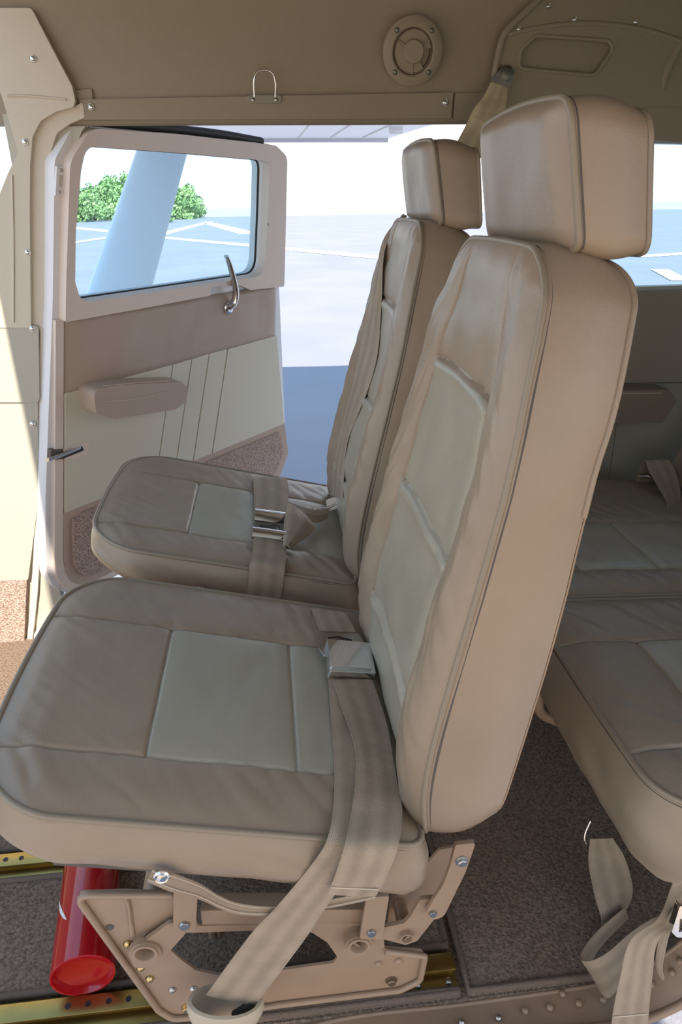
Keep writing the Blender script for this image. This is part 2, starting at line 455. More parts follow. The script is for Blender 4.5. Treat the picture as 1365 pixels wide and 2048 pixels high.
def backrest(root, seed=0):
    fx = [(.372, .168), (.385, .152), (.40, .1455), (.455, .1407), (.534, .150), (.662, .1757), (.802, .206), (.90, .2247), (.963, .240), (1.013, .248)]
    ft = spline([(x, 0, z) for z, x in fx], 6)
    rz = [(.380, .200), (.394, .223), (.605, .2624), (.7956, .2884), (.871, .3066), (.944, .323), (.972, .3296), (.99, .326), (1.0005, .314)]
    rt = spline([(x, 0, z) for z, x in rz], 6)
    def curve(c, t):
        # by normalised height
        z = c[0].z + (c[-1].z - c[0].z) * t
        for a, b in zip(c, c[1:]):
            if z <= b.z + 1e-9: s = (z - a.z) / max(1e-9, b.z - a.z); return a.lerp(b, s)
        return c[-1].copy()
    z0, z1 = ft[0].z, ft[-1].z; H = z1 - z0
    yc = 0.752
    def hw(z): return interp([(.372, .168), (.378, .184), (.386, .195), (.40, .207), (.42, .213), (.55, .209), (.7, .205), (.8, .198), (.86, .189), (.9, .180), (.93, .171), (.96, .160), (1.02, .134)], z)
    rc = 0.048
    def ztop(v):   # v in -1..1 ; rounded top corners
        d = (1 - abs(v)) * hw(1.0); c = 0
        if d < rc: c = rc - math.sqrt(max(0, rc * rc - (rc - d) ** 2))
        return z1 - c * 0.9 - 0.004 * v * v
    def seam_v(z): return interp([(.37, .120 / .20), (.7, .125 / .205), (.80, .122 / .198), (.87, .110 / .187), (.95, .090 / .164), (1.02, .070 / .134)], z)
    SZ = [.514, .697, .868]
    def sag(k, v):  # seams droop or rise a little across the back
        return SZ[k] + [0.012, 0.004, 0.006][k] * (1 - (v / 0.7) ** 2)
    def P(v, z):
        t = (z - z0) / H; f = curve(ft, t); y = yc + v * hw(z)
        sv = seam_v(z); e = (1 - abs(v)) * hw(z); et = ztop(v) - z; eb = z - z0
        d = max(0, min(e, et, eb * 0.7))
        bul = interp([(.37, .014), (.55, .015), (.70, .010), (.87, .007), (.95, .009), (1.02, .012)], z) * (1 - (1 - min(d / 0.04, 1)) ** 2.3)
        wb_ = (1 - sv) * hw(z); sb = min(1, e / max(.01, wb_))
        bul += interp([(.37, 0), (.44, .006), (.53, .012), (.69, .011), (.80, .009), (.92, .006), (.98, .0), (1.02, 0)], z) * math.sin(math.pi * sb ** .75) * min(1, et / .03)
        # the centre sits a touch lower than the bolsters
        inner = max(0, 1 - abs(v) / sv)
        bul -= 0.003 * min(1, inner * 3) * min(1, max(0, (0.98 - z) / 0.08))
        dl = abs(abs(v) - sv) * hw(z)
        cut = valley(dl, 0.0035, 0.0022, 0.012, 0.002) * min(1, d / 0.012) * (1 if z < .93 else max(0.35, 1 - (z - .93) * 8))
        if abs(v) <= sv + 0.01:
            for k in range(3):
                dz = z - sag(k, v); cut += valley(abs(dz), 0.0038, 0.0024, 0.012, 0.002)
                if dz < 0: cut -= 0.0042 * math.exp(-((dz + 0.009) / 0.008) ** 2)   # rolled upper lip
        wv = noise.noise(V((y * 16 + seed, z * 16, 1.0))) * 0.0025
        if abs(v) > sv:
            q = noise.noise(V((z * 24 + abs(v) * 8 + seed, abs(v) * 5 - z * 4, 6.0 * (1 if v > 0 else 2))))
            wv += (abs(q) - 0.2) * 0.0055 * min(1, d / 0.02) * min(1, dl / 0.012)
        else:
            wv += noise.noise(V((y * 9, z * 22 + seed, 3.3))) * 0.0022
        x = f.x - bul + cut - wv * min(1, d / 0.02)
        return V((x, y, z))
    vs = set()
    for i in range(101): vs.add(round(-1 + 2 * i / 100, 4))
    for k in range(1, 16):
        d = 0.30 * (1 - math.cos(k / 16 * math.pi / 2)) ; vs |= {round(-1 + d, 4), round(1 - d, 4)}
    vs = sorted(vs)
    zs = dense(z0, 0.95, 90, SZ)
    # columns follow the lengthwise seams: remap v so that v0 = .7 is the seam
    S0 = 0.7
    vs = sorted(set(vs) | {S0, -S0} | {round(s * (S0 + d), 4) for s in (-1, 1) for d in (-.03, -.02, -.012, -.006, .006, .012, .02, .03)})
    def remap(v, z):
        s = seam_v(z); a = abs(v)
        a = a / S0 * s if a <= S0 else s + (a - S0) / (1 - S0) * (1 - s)
        return math.copysign(a, v)
    tops = [k / 14 for k in range(1, 15)]
    def rows(j):
        v = vs[j]; r = [(remap(v, z), z) for z in zs]
        zt = ztop(v)
        for _ in range(4): zt = ztop(remap(v, zt))
        r += [(remap(v, 0.95) + (v - remap(v, 0.95)) * 0 , 0.95 + (zt - 0.95) * t) for t in tops]
        return [(remap(v, z), z) for _, z in r]
    colz = [rows(j) for j in range(len(vs))]
    G = [[P(v, z) for v, z in c] for c in colz]
    NR = len(G[0]); J = len(vs) - 1
    ia, ib = vs.index(-S0), vs.index(S0)
    # outline loop for band: bottom -> far side -> top -> near side
    loop = [(j, NR - 1) for j in range(J + 1)]
    front = [(1.0, z) for z in zs[::3]] + []
    pts = []
    for z in zs[::3]: pts.append((-1.0, z))
    for j in range(J + 1): pts.append((vs[j], ztop(vs[j])))
    for z in reversed(zs[::3]): pts.append((1.0, z))
    for k in range(1, 12): pts.append((1 - 2 * k / 12, z0))
    ded = [pts[0]]
    for p in pts[1:]:
        if abs(p[0] - ded[-1][0]) * 0.14 + abs(p[1] - ded[-1][1]) > 0.0018: ded.append(p)
    pts = ded
    FL, RL = [], []
    for v, z in pts:
        t = (z - z0) / H; f = curve(ft, t); r = curve(rt, t); y = yc + v * hw(z)
        FL.append(V((f.x, y, f.z))); RL.append(V((r.x, yc + v * (hw(z) - 0.004), r.z)))
    bv, bf = shell_loop(FL, RL, 14, 0.007, seed, 0.004)
    N = len(FL)
    # slightly rounded back
    bf.append(tuple(14 * N + i for i in range(N)))
    body = mesh('backrest', bv, bf, TAN, root, 60)
    def panel(nm, j0, j1, i0, i1, m):
        v = [G[j][i] for i in range(i0, i1 + 1) for j in range(j0, j1 + 1)]
        return mesh(nm, v, grid_faces(i1 - i0 + 1, j1 - j0 + 1), m, body, 60)
    iz = [zs.index(min(zs, key=lambda q: abs(q - s))) for s in SZ]
    panel('bolster', 0, ia, 0, NR - 1, TAN); panel('bolster', ib, J, 0, NR - 1, TAN)
    tag(panel('lower_panel', ia, ib, 0, iz[0], CREAM), 'cream lumbar panel')
    tag(panel('middle_panel', ia, ib, iz[0], iz[1], CREAM), 'cream panel below the middle seam')
    tag(panel('upper_panel', ia, ib, iz[1], iz[2], CREAM), 'cream panel above the middle seam')
    panel('top_panel', ia, ib, iz[2], NR - 1, TAN)
    tube('piping', FL, 0.0032, PIPE, body, closed=True, segs=8)
    def inset(L, A, d):
        return [p + (q - p).normalized() * d for p, q in zip(L, A)]
    sm = [p.lerp(q, 0.075) for p, q in zip(FL, RL)]
    cN = sum(sm, V()) / N
    tube('piping_seam', sm, 0.0021, DARK, body, closed=True, segs=5)
    # rear piping runs down to two thirds of the height, then the back panel edge carries on
    RLp = [p for p, (v, z) in zip(RL, pts) if z > 0.78]
    tube('rear_piping', RLp, 0.0034, TAN, body, segs=8)
    near = [p + V((0.004, 0.004, 0)) for p, (v, z) in zip(RL, pts) if v < 0 and z <= 0.785 and z > 0.385]
    back = []
    for p in near: back.append(p)
    ribL = near; ribR = [V((p.x, 2 * yc - p.y, p.z)) for p in near]
    tag(ribbon('back_cover_panel', ribL, ribR, PAINT, body, n=2, th=0.003, nc=4), 'stiff tan panel on the rear face')
    return body

def headrest(root, seed=0):
    yc = 0.752
    def loop(x_b, x_t, zb, zt, wb, wt, r):
        raw = roundpoly([(-wb, zb), (-wt, zt), (wt, zt), (wb, zb)], [0.016, r, r, 0.016], 8)
        d = []
        for i, p in enumerate(raw):
            q = raw[(i + 1) % len(raw)]; n = 36 if i % 9 == 8 else 1
            d += [(p[0] + (q[0] - p[0]) * k / n, p[1] + (q[1] - p[1]) * k / n) for k in range(n)]
        return [V((x_b + (x_t - x_b) * (z - zb) / (zt - zb), yc + y, z + 0.007 * (1 - (y / wt) ** 2) * max(0, (z - zb) / (zt - zb)) ** 4 - 0.004 * (1 - abs(y / wb)) * (z < zb + 0.02))) for y, z in d]
    FL = loop(.279, .258, 1.009, 1.128, .132, .124, 0.022); RL = loop(.344, .331, 1.005, 1.117, .130, .122, 0.022)
    N = len(FL)
    vs, f = shell_loop(FL, RL, 12, 0.005, seed, 0.003)
    f.append(tuple(12 * N + i for i in range(N)))
    body = mesh('headrest', vs, f, TAN, root, 60)
    c = sum(FL, V()) / N; K = 26; fv = []
    for k in range(K + 1):
        s = 1 - (k / K) ** 1.5 if k else 1.0
        for p in FL:
            q = c.lerp(p, s); e = 1 - s
            b = 0.012 * (1 - (1 - min(1, e / 0.30)) ** 2.4) + noise.noise(V((q.y * 18 + seed, q.z * 18, 2))) * 0.002 * min(1, e * 6)
            fv.append(q + V((-b, 0, 0)))
    mesh('front_panel', fv, [tuple(reversed(q)) for q in grid_faces(K + 1, N, 0, True)], TAN, body, 60)
    tube('piping', FL, 0.0032, PIPE, body, closed=True, segs=8)
    tube('piping_seam', [p.lerp(q, 0.075) + (p - c).normalized() * 0.0004 for p, q in zip(FL, RL)], 0.0015, DARK, body, closed=True, segs=5)
    tube('rear_piping', RL, 0.0030, PIPE, body, closed=True, segs=8)
    for y in (-0.06, 0.06):
        tube('headrest_post', [(.300, yc + y, .97), (.305, yc + y, 1.02)], 0.006, STEEL, body, segs=10)
    return body

def zcush(x): return 0.474 - math.tan(math.radians(14)) * (x + 0.146)

# ------------------------------------------------------------------ outside: ground, paint, trees, wing
GZ = -0.95
def flat_grid(name, x0, x1, y0, y1, z, m, n=1):
    return mesh(name, [(x0, y0, z), (x1, y0, z), (x1, y1, z), (x0, y1, z)], [(0, 1, 2, 3)], m, None, None)
ground = flat_grid('ground', -500, 500, -1.2, 150, GZ, ASPHALT)
tag(ground, 'grey asphalt apron stretching away outside the cabin', kind='structure')
verge = flat_grid('ground_verge', -700, 700, 150, 600, GZ - 0.02, mat('pale_verge', (0.42, 0.42, 0.40), 0.9, var=0.1, vscale=0.3))
tag(verge, 'pale open strip beyond the far edge of the apron', kind='structure')
pad = flat_grid('ground_bounce', -500, 500, -400, -1.2, GZ, mat('warm_bounce_tone', (0.40, 0.30, 0.21), 0.9, var=0.05, vscale=0.4))  # unseen ground, added in a warm pale tone to bounce light onto the near seat
tag(pad, 'unseen ground on the camera side, added pale and warm to bounce light', kind='structure')
def paint_line(a, b, wd):
    A, B = at(*a, Z=GZ), at(*b, Z=GZ); A.z = B.z = GZ + 0.012
    s = (B - A).normalized().cross(V((0, 0, 1))) * wd / 2
    return mesh('painted_line', [A + s, A - s, B - s, B + s, A + s + V((0, 0, .012)), A - s + V((0, 0, .012)), B - s + V((0, 0, .012)), B + s + V((0, 0, .012))],
                [(3, 2, 1, 0), (4, 5, 6, 7), (0, 1, 5, 4), (2, 3, 7, 6), (1, 2, 6, 5), (3, 0, 4, 7)], LINE, ground, None)
paint_line((140, 455), (290, 470), 1.6); paint_line((140, 487), (250, 470), 0.8)
paint_line((310, 474), (980, 536), 1.1); paint_line((310, 472), (420, 444), 1.2); paint_line((420, 447), (500, 468), 1.6)
paint_line((1270, 514), (1400, 506), 0.8); paint_line((1320, 540), (1362, 562), 0.5)

def tree(px, base, Yd, h, wd, seed, label, trunk=True):
    h *= .68
    P = at(px, base, Y=Yd); P.z = GZ
    t = thing('tree', P, label, 'tree', 'trees beyond the apron'); rnd = random.Random(seed)
    tube('trunk', [P, P + V((0.1, 0, h * 0.35)), P + V((-0.1, 0.1, h * 0.6))], lambda s: 0.28 * (1 - 0.6 * s), BARK, t, segs=8)
    vs, fs = [], []
    for c in range(46):
        a = rnd.uniform(0, 6.28); rr = wd * math.sqrt(rnd.random()) * 0.5; zz = h * rnd.uniform(0.18, 1.0)
        k = math.sqrt(max(0.05, 1 - ((zz / h - 0.5) / 0.55) ** 2)); C = P + V((math.cos(a) * rr * k, math.sin(a) * rr * k, zz - 0.5)); R = wd * rnd.uniform(0.08, 0.17)
        for q in range(55):
            d = V((rnd.gauss(0, 1), rnd.gauss(0, 1), rnd.gauss(0, 1))).normalized(); p = C + d * R * rnd.uniform(0.7, 1.05)
            u = d.orthogonal().normalized() * 0.32; vv = d.cross(u).normalized() * 0.2; b = len(vs)
            vs += [p - u, p - vv * 1.0 + d * 0.1, p + u, p + vv]; fs.append((b, b + 1, b + 2, b + 3))
    o = mesh('crown', vs, fs, LEAF, t, None); return t
for i, (px, base, Yd, h, wd, lab) in enumerate([
        (150, 438, 118, 6.6, 9, 'leafy green tree at the left edge of the door window'),
        (190, 438, 131, 8.2, 10, 'rounded green tree left of centre behind the door window'),
        (225, 438, 144, 8.4, 10, 'low bushy tree just left of the tall one'),
        (247, 437, 157, 11.8, 8, 'tallest tree, rising beside the wing strut'),
        (285, 436, 104, 5.4, 8, 'green tree hidden behind the wing strut'),
        (340, 434, 130, 6.8, 9, 'bushy green tree right of the wing strut'),
        (373, 434, 142, 8.2, 7, 'last small tree at the right end of the tree line')]):
    tree(px, base, Yd, h, wd, 11 + i, lab)

# high wing over the cabin; its far half shows through the doorway, both halves shade the apron
def wing(name, sgn, label):
    st = []
    for s in range(13):
        t = s / 12
        y = (1.655 + 5.1 * t) if sgn > 0 else (0.36 - 5.05 * t)
        zb = 1.44 + 0.13 * t; xl = (-0.95 if sgn > 0 else -0.60) + 0.02 * t; xr = (1.25 if sgn > 0 else 1.0) - 0.10 * t; th = 0.17 - 0.05 * t
        prof = []
        for k in range(16):
            u = k / 15; prof.append((xl + (xr - xl) * u, zb + 0.02 * (1 - u) * u + (0.0 if k else th * 0.35)))
        for k in range(14, 0, -1):
            u = k / 15; prof.append((xl + (xr - xl) * u, zb + th * 2.6 * math.sqrt(u) * (1 - u) + 0.012))
        st.append([V((x, y, z)) for x, z in prof])
    n = len(st[0]); vs = [p for r in st for p in r]; f = grid_faces(13, n, 0, True) + [tuple(range(n))[::-1], tuple(12 * n + k for k in range(n))]
    root = thing(name, st[0][0], label, 'wing')
    mesh('wing_skin', vs, f, WINGP, root, 50)
    if sgn > 0:
        for u in (0.62, 0.75, 0.88):
            pts = [V((-0.95 + 2.1 * u, 1.75 + 4.8 * k / 8, 1.4385 + 0.13 * (0.05 + 4.8 * k / 8) / 5.05 + 0.02 * u * (1 - u))) for k in range(9)]
            tube('panel_seam', pts, 0.007, STEEL, root, segs=6)
        for k in range(4):
            y = 2.6 + k * 0.95; p = V((0.98, y, 1.40 + 0.026 * (y - 1.7)))
            box('flap_hinge', p - V((0.05, 0.012, 0.0)), p + V((0.05, 0.012, 0.05)), WINGP, root, 0.006)
        tube('tip_edge', [st[12][k] + V((0, 0.02, 0)) for k in range(16)], 0.03, mat('tip_grey', (0.55, 0.56, 0.60), 0.4), root, segs=8)
    return root
wing('aircraft_wing', 1, 'white high wing reaching out above the far doorway')
wing('aircraft_wing', -1, 'white high wing on the side nearest the camera, overhead')
A, B = at(330, 285, Y=4.2), at(228, 620, Y=3.0)
d = (B - A); A2, B2 = A - d * 0.12, B + d * 1.02
root = thing('wing_strut', B2, 'pale streamlined wing strut seen slanting through the door window', 'strut')
side = V((1, 0.35, 0)).normalized(); vs = []
dv = (B2 - A2).normalized(); sd_ = (side - dv * side.dot(dv)).normalized(); nn = dv.cross(sd_)
for P in (A2, A2.lerp(B2, .5), B2):
    for k in range(24):
        a = 2 * math.pi * k / 24; vs.append(P + sd_ * 0.125 * math.cos(a) + nn * 0.03 * math.sin(a) * (1.2 - 0.4 * math.cos(a)))
mesh('strut_tube', vs, grid_faces(3, 24, 0, True) + [tuple(range(24)), tuple(48 + k for k in range(24))], WINGP, root, 60)
lathe('strut_cuff', [(0.10, 0), (0.12, 0.06), (0.10, 0.12)], B2, -dv, WINGP, root, 20)

# ------------------------------------------------------------------ cabin shell
YW = 1.62
FW_ = Frame((0, YW, 0), (1, 0, 0), (0, 0, 1))       # normal points to -Y, towards the cabin
def wx(px, py, Y=YW): P = at(px, py, Y=Y); return (P.x, P.z)
door_hole = roundpoly([(-.600, .03), (-.565, .25), (-.445, .83), (-.352, 1.212), (.545, 1.212), (.50, .03)], [.10, 0, 0, .06, .03, .10], 6)
rear_win = roundpoly([(.80, .86), (.78, 1.165), (1.35, 1.15), (1.35, .86)], .06, 6)
wall = plate('wall_right', [(-1.15, -.05), (-.75, -.05), (2.0, -.05), (2.0, 1.22), (.9, 1.22), (-.39, 1.222), (-.50, 1.222), (-.50, .80), (-1.15, .80)], FW_, -0.03, 0.0, WALLV, None, [door_hole, rear_win])
tag(wall, 'far side wall of the cabin with the open doorway', kind='structure')
# upper side above the header rolls over into the ceiling
prof = [(YW + .0, 1.20), (YW, 1.25), (YW - .002, 1.30), (YW - .006, 1.36), (YW - .018, 1.42), (YW - .06, 1.465), (YW - .16, 1.488), (1.02, 1.495), (.58, 1.485), (.47, 1.45), (.43, 1.38), (.42, 1.20)]
pp = spline([(0, y, z) for y, z in prof], 6)
xs = [-.565 + 2.595 * i / 40 for i in range(41)]
vs = [V((x, p.y + 0.004 * noise.noise(V((x * 3, p.z * 4, 0))), p.z)) for x in xs for p in pp] + [V((x, p.y + (p.y - 1.02) * 0.05, p.z + 0.03)) for x in xs for p in pp]
n = len(pp); f = grid_faces(41, n) + [tuple(reversed(q)) for q in grid_faces(41, n, 41 * n)]
for j in range(n - 1): f += [(j, j + 1, 41 * n + j + 1, 41 * n + j), (40 * n + j + 1, 40 * n + j, 81 * n + j, 81 * n + j + 1)]
for i in range(40): f += [((i + 1) * n, i * n, 41 * n + i * n, 41 * n + (i + 1) * n), (i * n + n - 1, (i + 1) * n + n - 1, 41 * n + (i + 1) * n + n - 1, 41 * n + i * n + n - 1)]
ceiling = tag(mesh('ceiling', vs, f, HEAD, None, 50), 'smooth tan vinyl headliner rolling over from the far wall', kind='structure')
floor = box('floor', (-1.15, .588, -.06), (2.0, YW, 0.0), CARPET); tag(floor, 'dark brown carpeted cabin floor', kind='structure')
NFr = Frame((0, .43, 0), (1, 0, 0), (0, 0, 1))
nwin = roundpoly([(.80, .80), (.78, 1.165), (1.45, 1.15), (1.45, .80)], .06, 6)
wl = plate('wall_left', [(.76, -.06), (2.0, -.06), (2.0, 1.22), (.72, 1.22)], NFr, -.0, .03, WALLV, None, [nwin]); tag(wl, 'near side cabin wall behind the doorway', kind='structure')
tag(plate('window_2', [(a, b) for a, b in nwin], NFr, .012, .016, GLASS), 'rear side window pane on the near side', kind='structure')
KFr = Frame((2.0, 0, 0), (0, -1, 0), (0, 0, 1))
kwin = roundpoly([(-1.45, .78), (-1.45, 1.25), (-.60, 1.25), (-.60, .78)], .08, 6)
wb = plate('wall_back', [(-1.65, -.06), (-.40, -.06), (-.40, 1.50), (-1.65, 1.50)], KFr, -.04, 0, WALLV, None, [kwin]); tag(wb, 'rear bulkhead of the cabin with its window', kind='structure')
tag(plate('window_3', [(a, b) for a, b in kwin], KFr, -.022, -.018, GLASS), 'rear window pane of the cabin', kind='structure')
rf = box('roof', (-.565, .38, 1.527), (2.03, 1.652, 1.55), WINGP); tag(rf, 'white roof skin over the cabin', kind='structure')
wf = box('wall_front', (-1.19, .40, -.06), (-1.15, YW + .03, .60), WALLV); tag(wf, 'front bulkhead below the windshield', kind='structure')
rw = plate('window_1', [(a * 1.0, b) for a, b in roundpoly([(.795, .855), (.775, 1.17), (1.355, 1.155), (1.355, .855)], .06, 6)], FW_, -0.022, -0.018, GLASS)
tag(rw, 'rear side window pane behind the front seats', kind='structure')

# header strip over the doorway with screws, coat hook and its bracket
HF = Frame((0, YW - .001, 0), (1, 0, 0), (0, 0, 1))
hdr = thing('trim_1', at(540, 237, Y=YW), 'tan header strip screwed above the far doorway', None, kind='structure')
hs = plate('header_strip', roundpoly([wx(160, 200), wx(905, 186), wx(901, 238), wx(168, 241)], [.004] * 4, 3), HF, 0.0, 0.009, HEAD, hdr, bev=0.003)
plate('end_tab', roundpoly([wx(148, 182), wx(185, 178), wx(187, 200), wx(160, 203)], .003, 3), HF, 0.0, 0.005, HEAD, hdr, bev=0.002)
plate('end_strip', roundpoly([wx(909, 187), wx(1000, 185), wx(1000, 262), wx(921, 240), wx(905, 238)], .004, 3), HF, 0.0, 0.006, HEAD, hdr, bev=0.002)
for q in ((182, 214), (891, 205)): P = at(*q, Y=YW - .0105); screw(hdr, P, (0, -1, 0), .0058)
hook = thing('coat_hook', at(530, 200, Y=YW - .010), 'small wire coat hook on a riveted steel plate above the doorway', 'hook')
hp = plate('hook_plate', roundpoly([wx(496, 192), wx(563, 192), wx(563, 208), wx(496, 208)], .0095, 6), HF, 0.0095, 0.013, STEEL, hook, bev=0.0015)
for q in ((507, 200), (553, 200)): screw(hook, at(*q, Y=YW - .0135), (0, -1, 0), .0042, STEEL, 'rivet', False)
tube('hook_wire', [at(509, 194, Y=YW - .0145), at(508, 165, Y=YW - .020), at(513, 146, Y=YW - .022), at(528, 140, Y=YW - .022), at(545, 146, Y=YW - .022), at(551, 165, Y=YW - .020), at(551, 194, Y=YW - .0145)], 0.0018, CHROME, hook, n=8, segs=8)

# fresh-air vent
vo = at(826, 103, Y=YW - .022); va = V((0, -1, -.22)).normalized()
vent = thing('air_vent', vo, 'round tan plastic air vent set in the headliner', 'vent')
lathe('vent_flange', [(.060, -.006), (.060, .002), (.057, .005), (.043, .0065), (.040, .004), (.0385, -.006), (.037, -.008)], vo, va, HEAD, vent, 40)
lathe('vent_throat', [(.0385, -.010), (.0385, .001), (.036, .001), (.034, -.009), (.01, -.010)], vo, va, mat('vent_dark', (0.16, 0.115, 0.08), .6), vent, 36)
ul = va.orthogonal().normalized(); vr = va.cross(V((1, 0, 0))).normalized(); ur = vr.cross(va).normalized()
# damper vane: disc with an open crescent at lower right
vs = [vo + va * .004]; 
for k in range(31):
    a = math.radians(10 + 300 * k / 30); vs.append(vo + va * .002 + (ur * math.cos(a) + vr * math.sin(a)) * .036)
mesh('vent_vane', vs + [v - va * .003 for v in vs], [(0, i, i + 1) for i in range(1, 31)] + [(31 + 0, 31 + i + 1 + 1 - 1, 31 + i + 0) if False else (32, 32 + i + 1, 32 + i) for i in range(1, 31)], HEAD, vent, None)
lathe('vent_knob', [(.021, .0), (.021, .010), (.019, .0125), (.006, .0135), (.002, .0132)], vo, va, HEAD, vent, 28)
for k in range(3):
    a = math.radians(30 + 120 * k); dr = ur * math.cos(a) + vr * math.sin(a)
    tube('vent_spoke', [vo + dr * .018 + va * .006, vo + dr * .037 + va * .004], .0018, HEAD, vent, segs=6)
for k in range(4):
    a = math.radians(45 + 90 * k); screw(vent, vo + (ur * math.cos(a) + vr * math.sin(a)) * .049 + va * .005, va, .0042, mat('dull_screw', (.25, .26, .22), .45, .8))

# rear moulded headliner shell: raised ribs and a sunken oval panel
YR = YW - .020
RF = Frame((0, YR, 0), (1, 0, 0), (0, 0, 1))
def rx(px, py): P = at(px, py, Y=YR); return (P.x, P.z)
def rp(px, py, o=0.0): return at(px, py, Y=YR - o)
shell = thing('trim_2', rp(1150, 150), 'moulded tan shell lining the rear cabin above the side window', None, kind='structure')
ov = roundpoly([rx(1070, 72), rx(1218, 82), rx(1226, 100), rx(1190, 152), rx(1035, 138), rx(1042, 100)], [.020, .016, .012, .022, .022, .010], 6)
outer = [rx(985, 250), rx(988, 185), rx(1000, 110), rx(1014, 66), rx(1055, 22), rx(1085, -6), (1.30, rx(1400, -6)[1]), (1.30, rx(1400, 290)[1]), rx(1340, 284), rx(1270, 276), rx(985, 276)]
sp = plate('shell_panel', outer, RF, -0.016, 0.004, HEAD, shell, [ov], bev=0.002)
plate('sunken_panel', [(a, b) for a, b in ov], RF, -0.02, -0.006, HEAD, shell)
tube('panel_rim', [RF.P(a, b, .003) for a, b in ov], .0042, HEAD, shell, closed=True, segs=8)
tube('shell_edge', [rp(984, 186, .004), rp(997, 110, .004), rp(1012, 66, .004), rp(1052, 24, .004), rp(1088, -10, .004)], .007, HEAD, shell, n=8)
tube('shell_gap', [rp(1009, 68, .005), rp(1040, 32, .005), rp(1080, -10, .005)], .0022, DARK, shell, n=6, segs=6)
tube('shell_rib', [rp(1012, 70, .002), rp(1080, 55, .002), rp(1160, 47, .002), rp(1230, 50, .002), rp(1300, 62, .002), rp(1380, 88, .002)], .0055, HEAD, shell, n=8)
tube('shell_rib', [rp(1326, 178, .002), rp(1336, 140, .002), rp(1362, 88, .002), rp(1390, 60, .002)], lambda s: .003 + .006 * math.sin(math.pi * (0.15 + .7 * s)), HEAD, shell, n=8)
tube('shell_rib', [rp(1270, 217, .002), rp(1330, 215, .002), rp(1400, 222, .002)], .003, HEAD, shell, n=6)
for q in ((1038, 58), (1098, 12), (1150, 39), (1272, 44)): screw(shell, rp(*q, .005), (0, -1, 0), .0042)

# rear side panels, seen between the seat and the picture edge
SF = Frame((0, YW - .002, 0), (1, 0, 0), (0, 0, 1))
side = thing('trim_3', at(1300, 800, Y=YW), 'brown and cream vinyl side panelling behind the near seat', None, kind='structure')
def sx(px, py): P = at(px, py, Y=YW - .002); return (P.x, P.z)
plate('upper_panel', roundpoly([sx(1230, 592), sx(1260, 584), (1.30, sx(1420, 575)[1]), (1.30, sx(1420, 764)[1]), sx(1230, 764)], .004, 3), SF, 0, .014, mat('side_brown', (.30, .24, .19), .55, bump=.2, bscale=600), side, bev=.005)
plate('lower_panel', roundpoly([sx(1140, 766), sx(1240, 766), sx(1186, 1180), sx(1100, 1180)], .002, 2), SF, 0, .010, CREAM, side, bev=.004)
plate('lower_panel', roundpoly([sx(1241, 766), (1.30, sx(1420, 766)[1]), (1.30, sx(1420, 1180)[1]), sx(1187, 1180)], .002, 2), SF, 0, .010, CREAM, side, bev=.004)
arm_s = thing('armrest', at(1290, 800, Y=YW - .012), 'brown padded armrest on the rear side wall, behind the near seatback', 'armrest')
AFr = Frame((0, YW - .012, 0), (1, 0, 0), (0, 0, 1))
def ax(px, py): P = at(px, py, Y=YW - .012); return (P.x, P.z)
plate('armrest_body', roundpoly([ax(1150, 770), ax(1313, 768), ax(1330, 788), ax(1303, 832), ax(1150, 834)], [.01, .008, .012, .012, .01], 4), AFr, 0, .060, mat('armrest_brown', (.26, .20, .155), .5, bump=.2, bscale=700), arm_s, bev=.014, seg=4)
tube('armrest_seam', [at(1150, 788, Y=YW - .0735), at(1326, 786, Y=YW - .0735)], .0012, THREAD, arm_s, segs=5)

# front pillar cover and kick panel on the far side
PFr = Frame((0, YW - .001, 0), (1, 0, 0), (0, 0, 1))
pil = thing('trim_4', at(60, 600, Y=YW), 'cream moulded pillar cover in front of the far door', None, kind='structure')
poly = [wx(-160, 22), wx(70, 22), wx(108, 96), wx(150, 176), wx(156, 205), wx(152, 217), wx(118, 226), wx(88, 244), wx(72, 275), wx(67, 330), wx(66, 420), wx(68, 652), wx(-40, 652), wx(-10, 430), wx(24, 346), wx(44, 306), wx(14, 204), wx(0, 166), wx(-60, 60), wx(-160, 60)]
plate('pillar_cover', roundpoly(poly, [0, .01, .02, .02, .01, .006, .012, .02, .02, .02, .02, 0, 0, .02, .02, .012, .02, .02, 0, 0], 4), PFr, 0, .022, TRIM, pil, bev=.006, seg=3)
tube('cover_crease', [at(14, 192, Y=YW - .024), at(60, 192, Y=YW - .024), at(132, 199, Y=YW - .024)], .0022, TRIM, pil, n=4, segs=6)
tube('cover_crease', [at(24, 350, Y=YW - .024), at(27, 500, Y=YW - .024), at(27, 645, Y=YW - .024)], .0022, TRIM, pil, n=4, segs=6)
plate('jamb_liner', roundpoly([wx(168, 206), wx(172, 236), wx(140, 250), wx(116, 268), wx(106, 300), wx(103, 400), wx(99, 660), wx(64, 660), wx(66, 300), wx(72, 270), wx(90, 238), wx(120, 222), wx(152, 214)], [.003, .004, .02, .02, .02, .02, 0, 0, .02, .02, .02, .02, 0], 4), PFr, 0, .010, TRIM, pil, bev=.003)
for q in ((66, 117), (50, 284), (55, 505)): screw(pil, at(*q, Y=YW - .0235), (0, -1, 0), .0056)
kick = thing('trim_5', at(50, 900, Y=YW), 'sunlit cream vinyl kick panel below the pillar cover', None, kind='structure')
plate('upper_pad', roundpoly([wx(-160, 650), wx(82, 648), wx(84, 792), wx(82, 800), wx(-160, 800)], .008, 4), PFr, 0, .020, WALLV, kick, bev=.008, seg=3)
plate('middle_pad', roundpoly([wx(-160, 797), wx(80, 797), wx(80, 1000), wx(60, 1154), wx(-160, 1160)], .008, 4), PFr, 0, .016, WALLV, kick, bev=.006, seg=3)
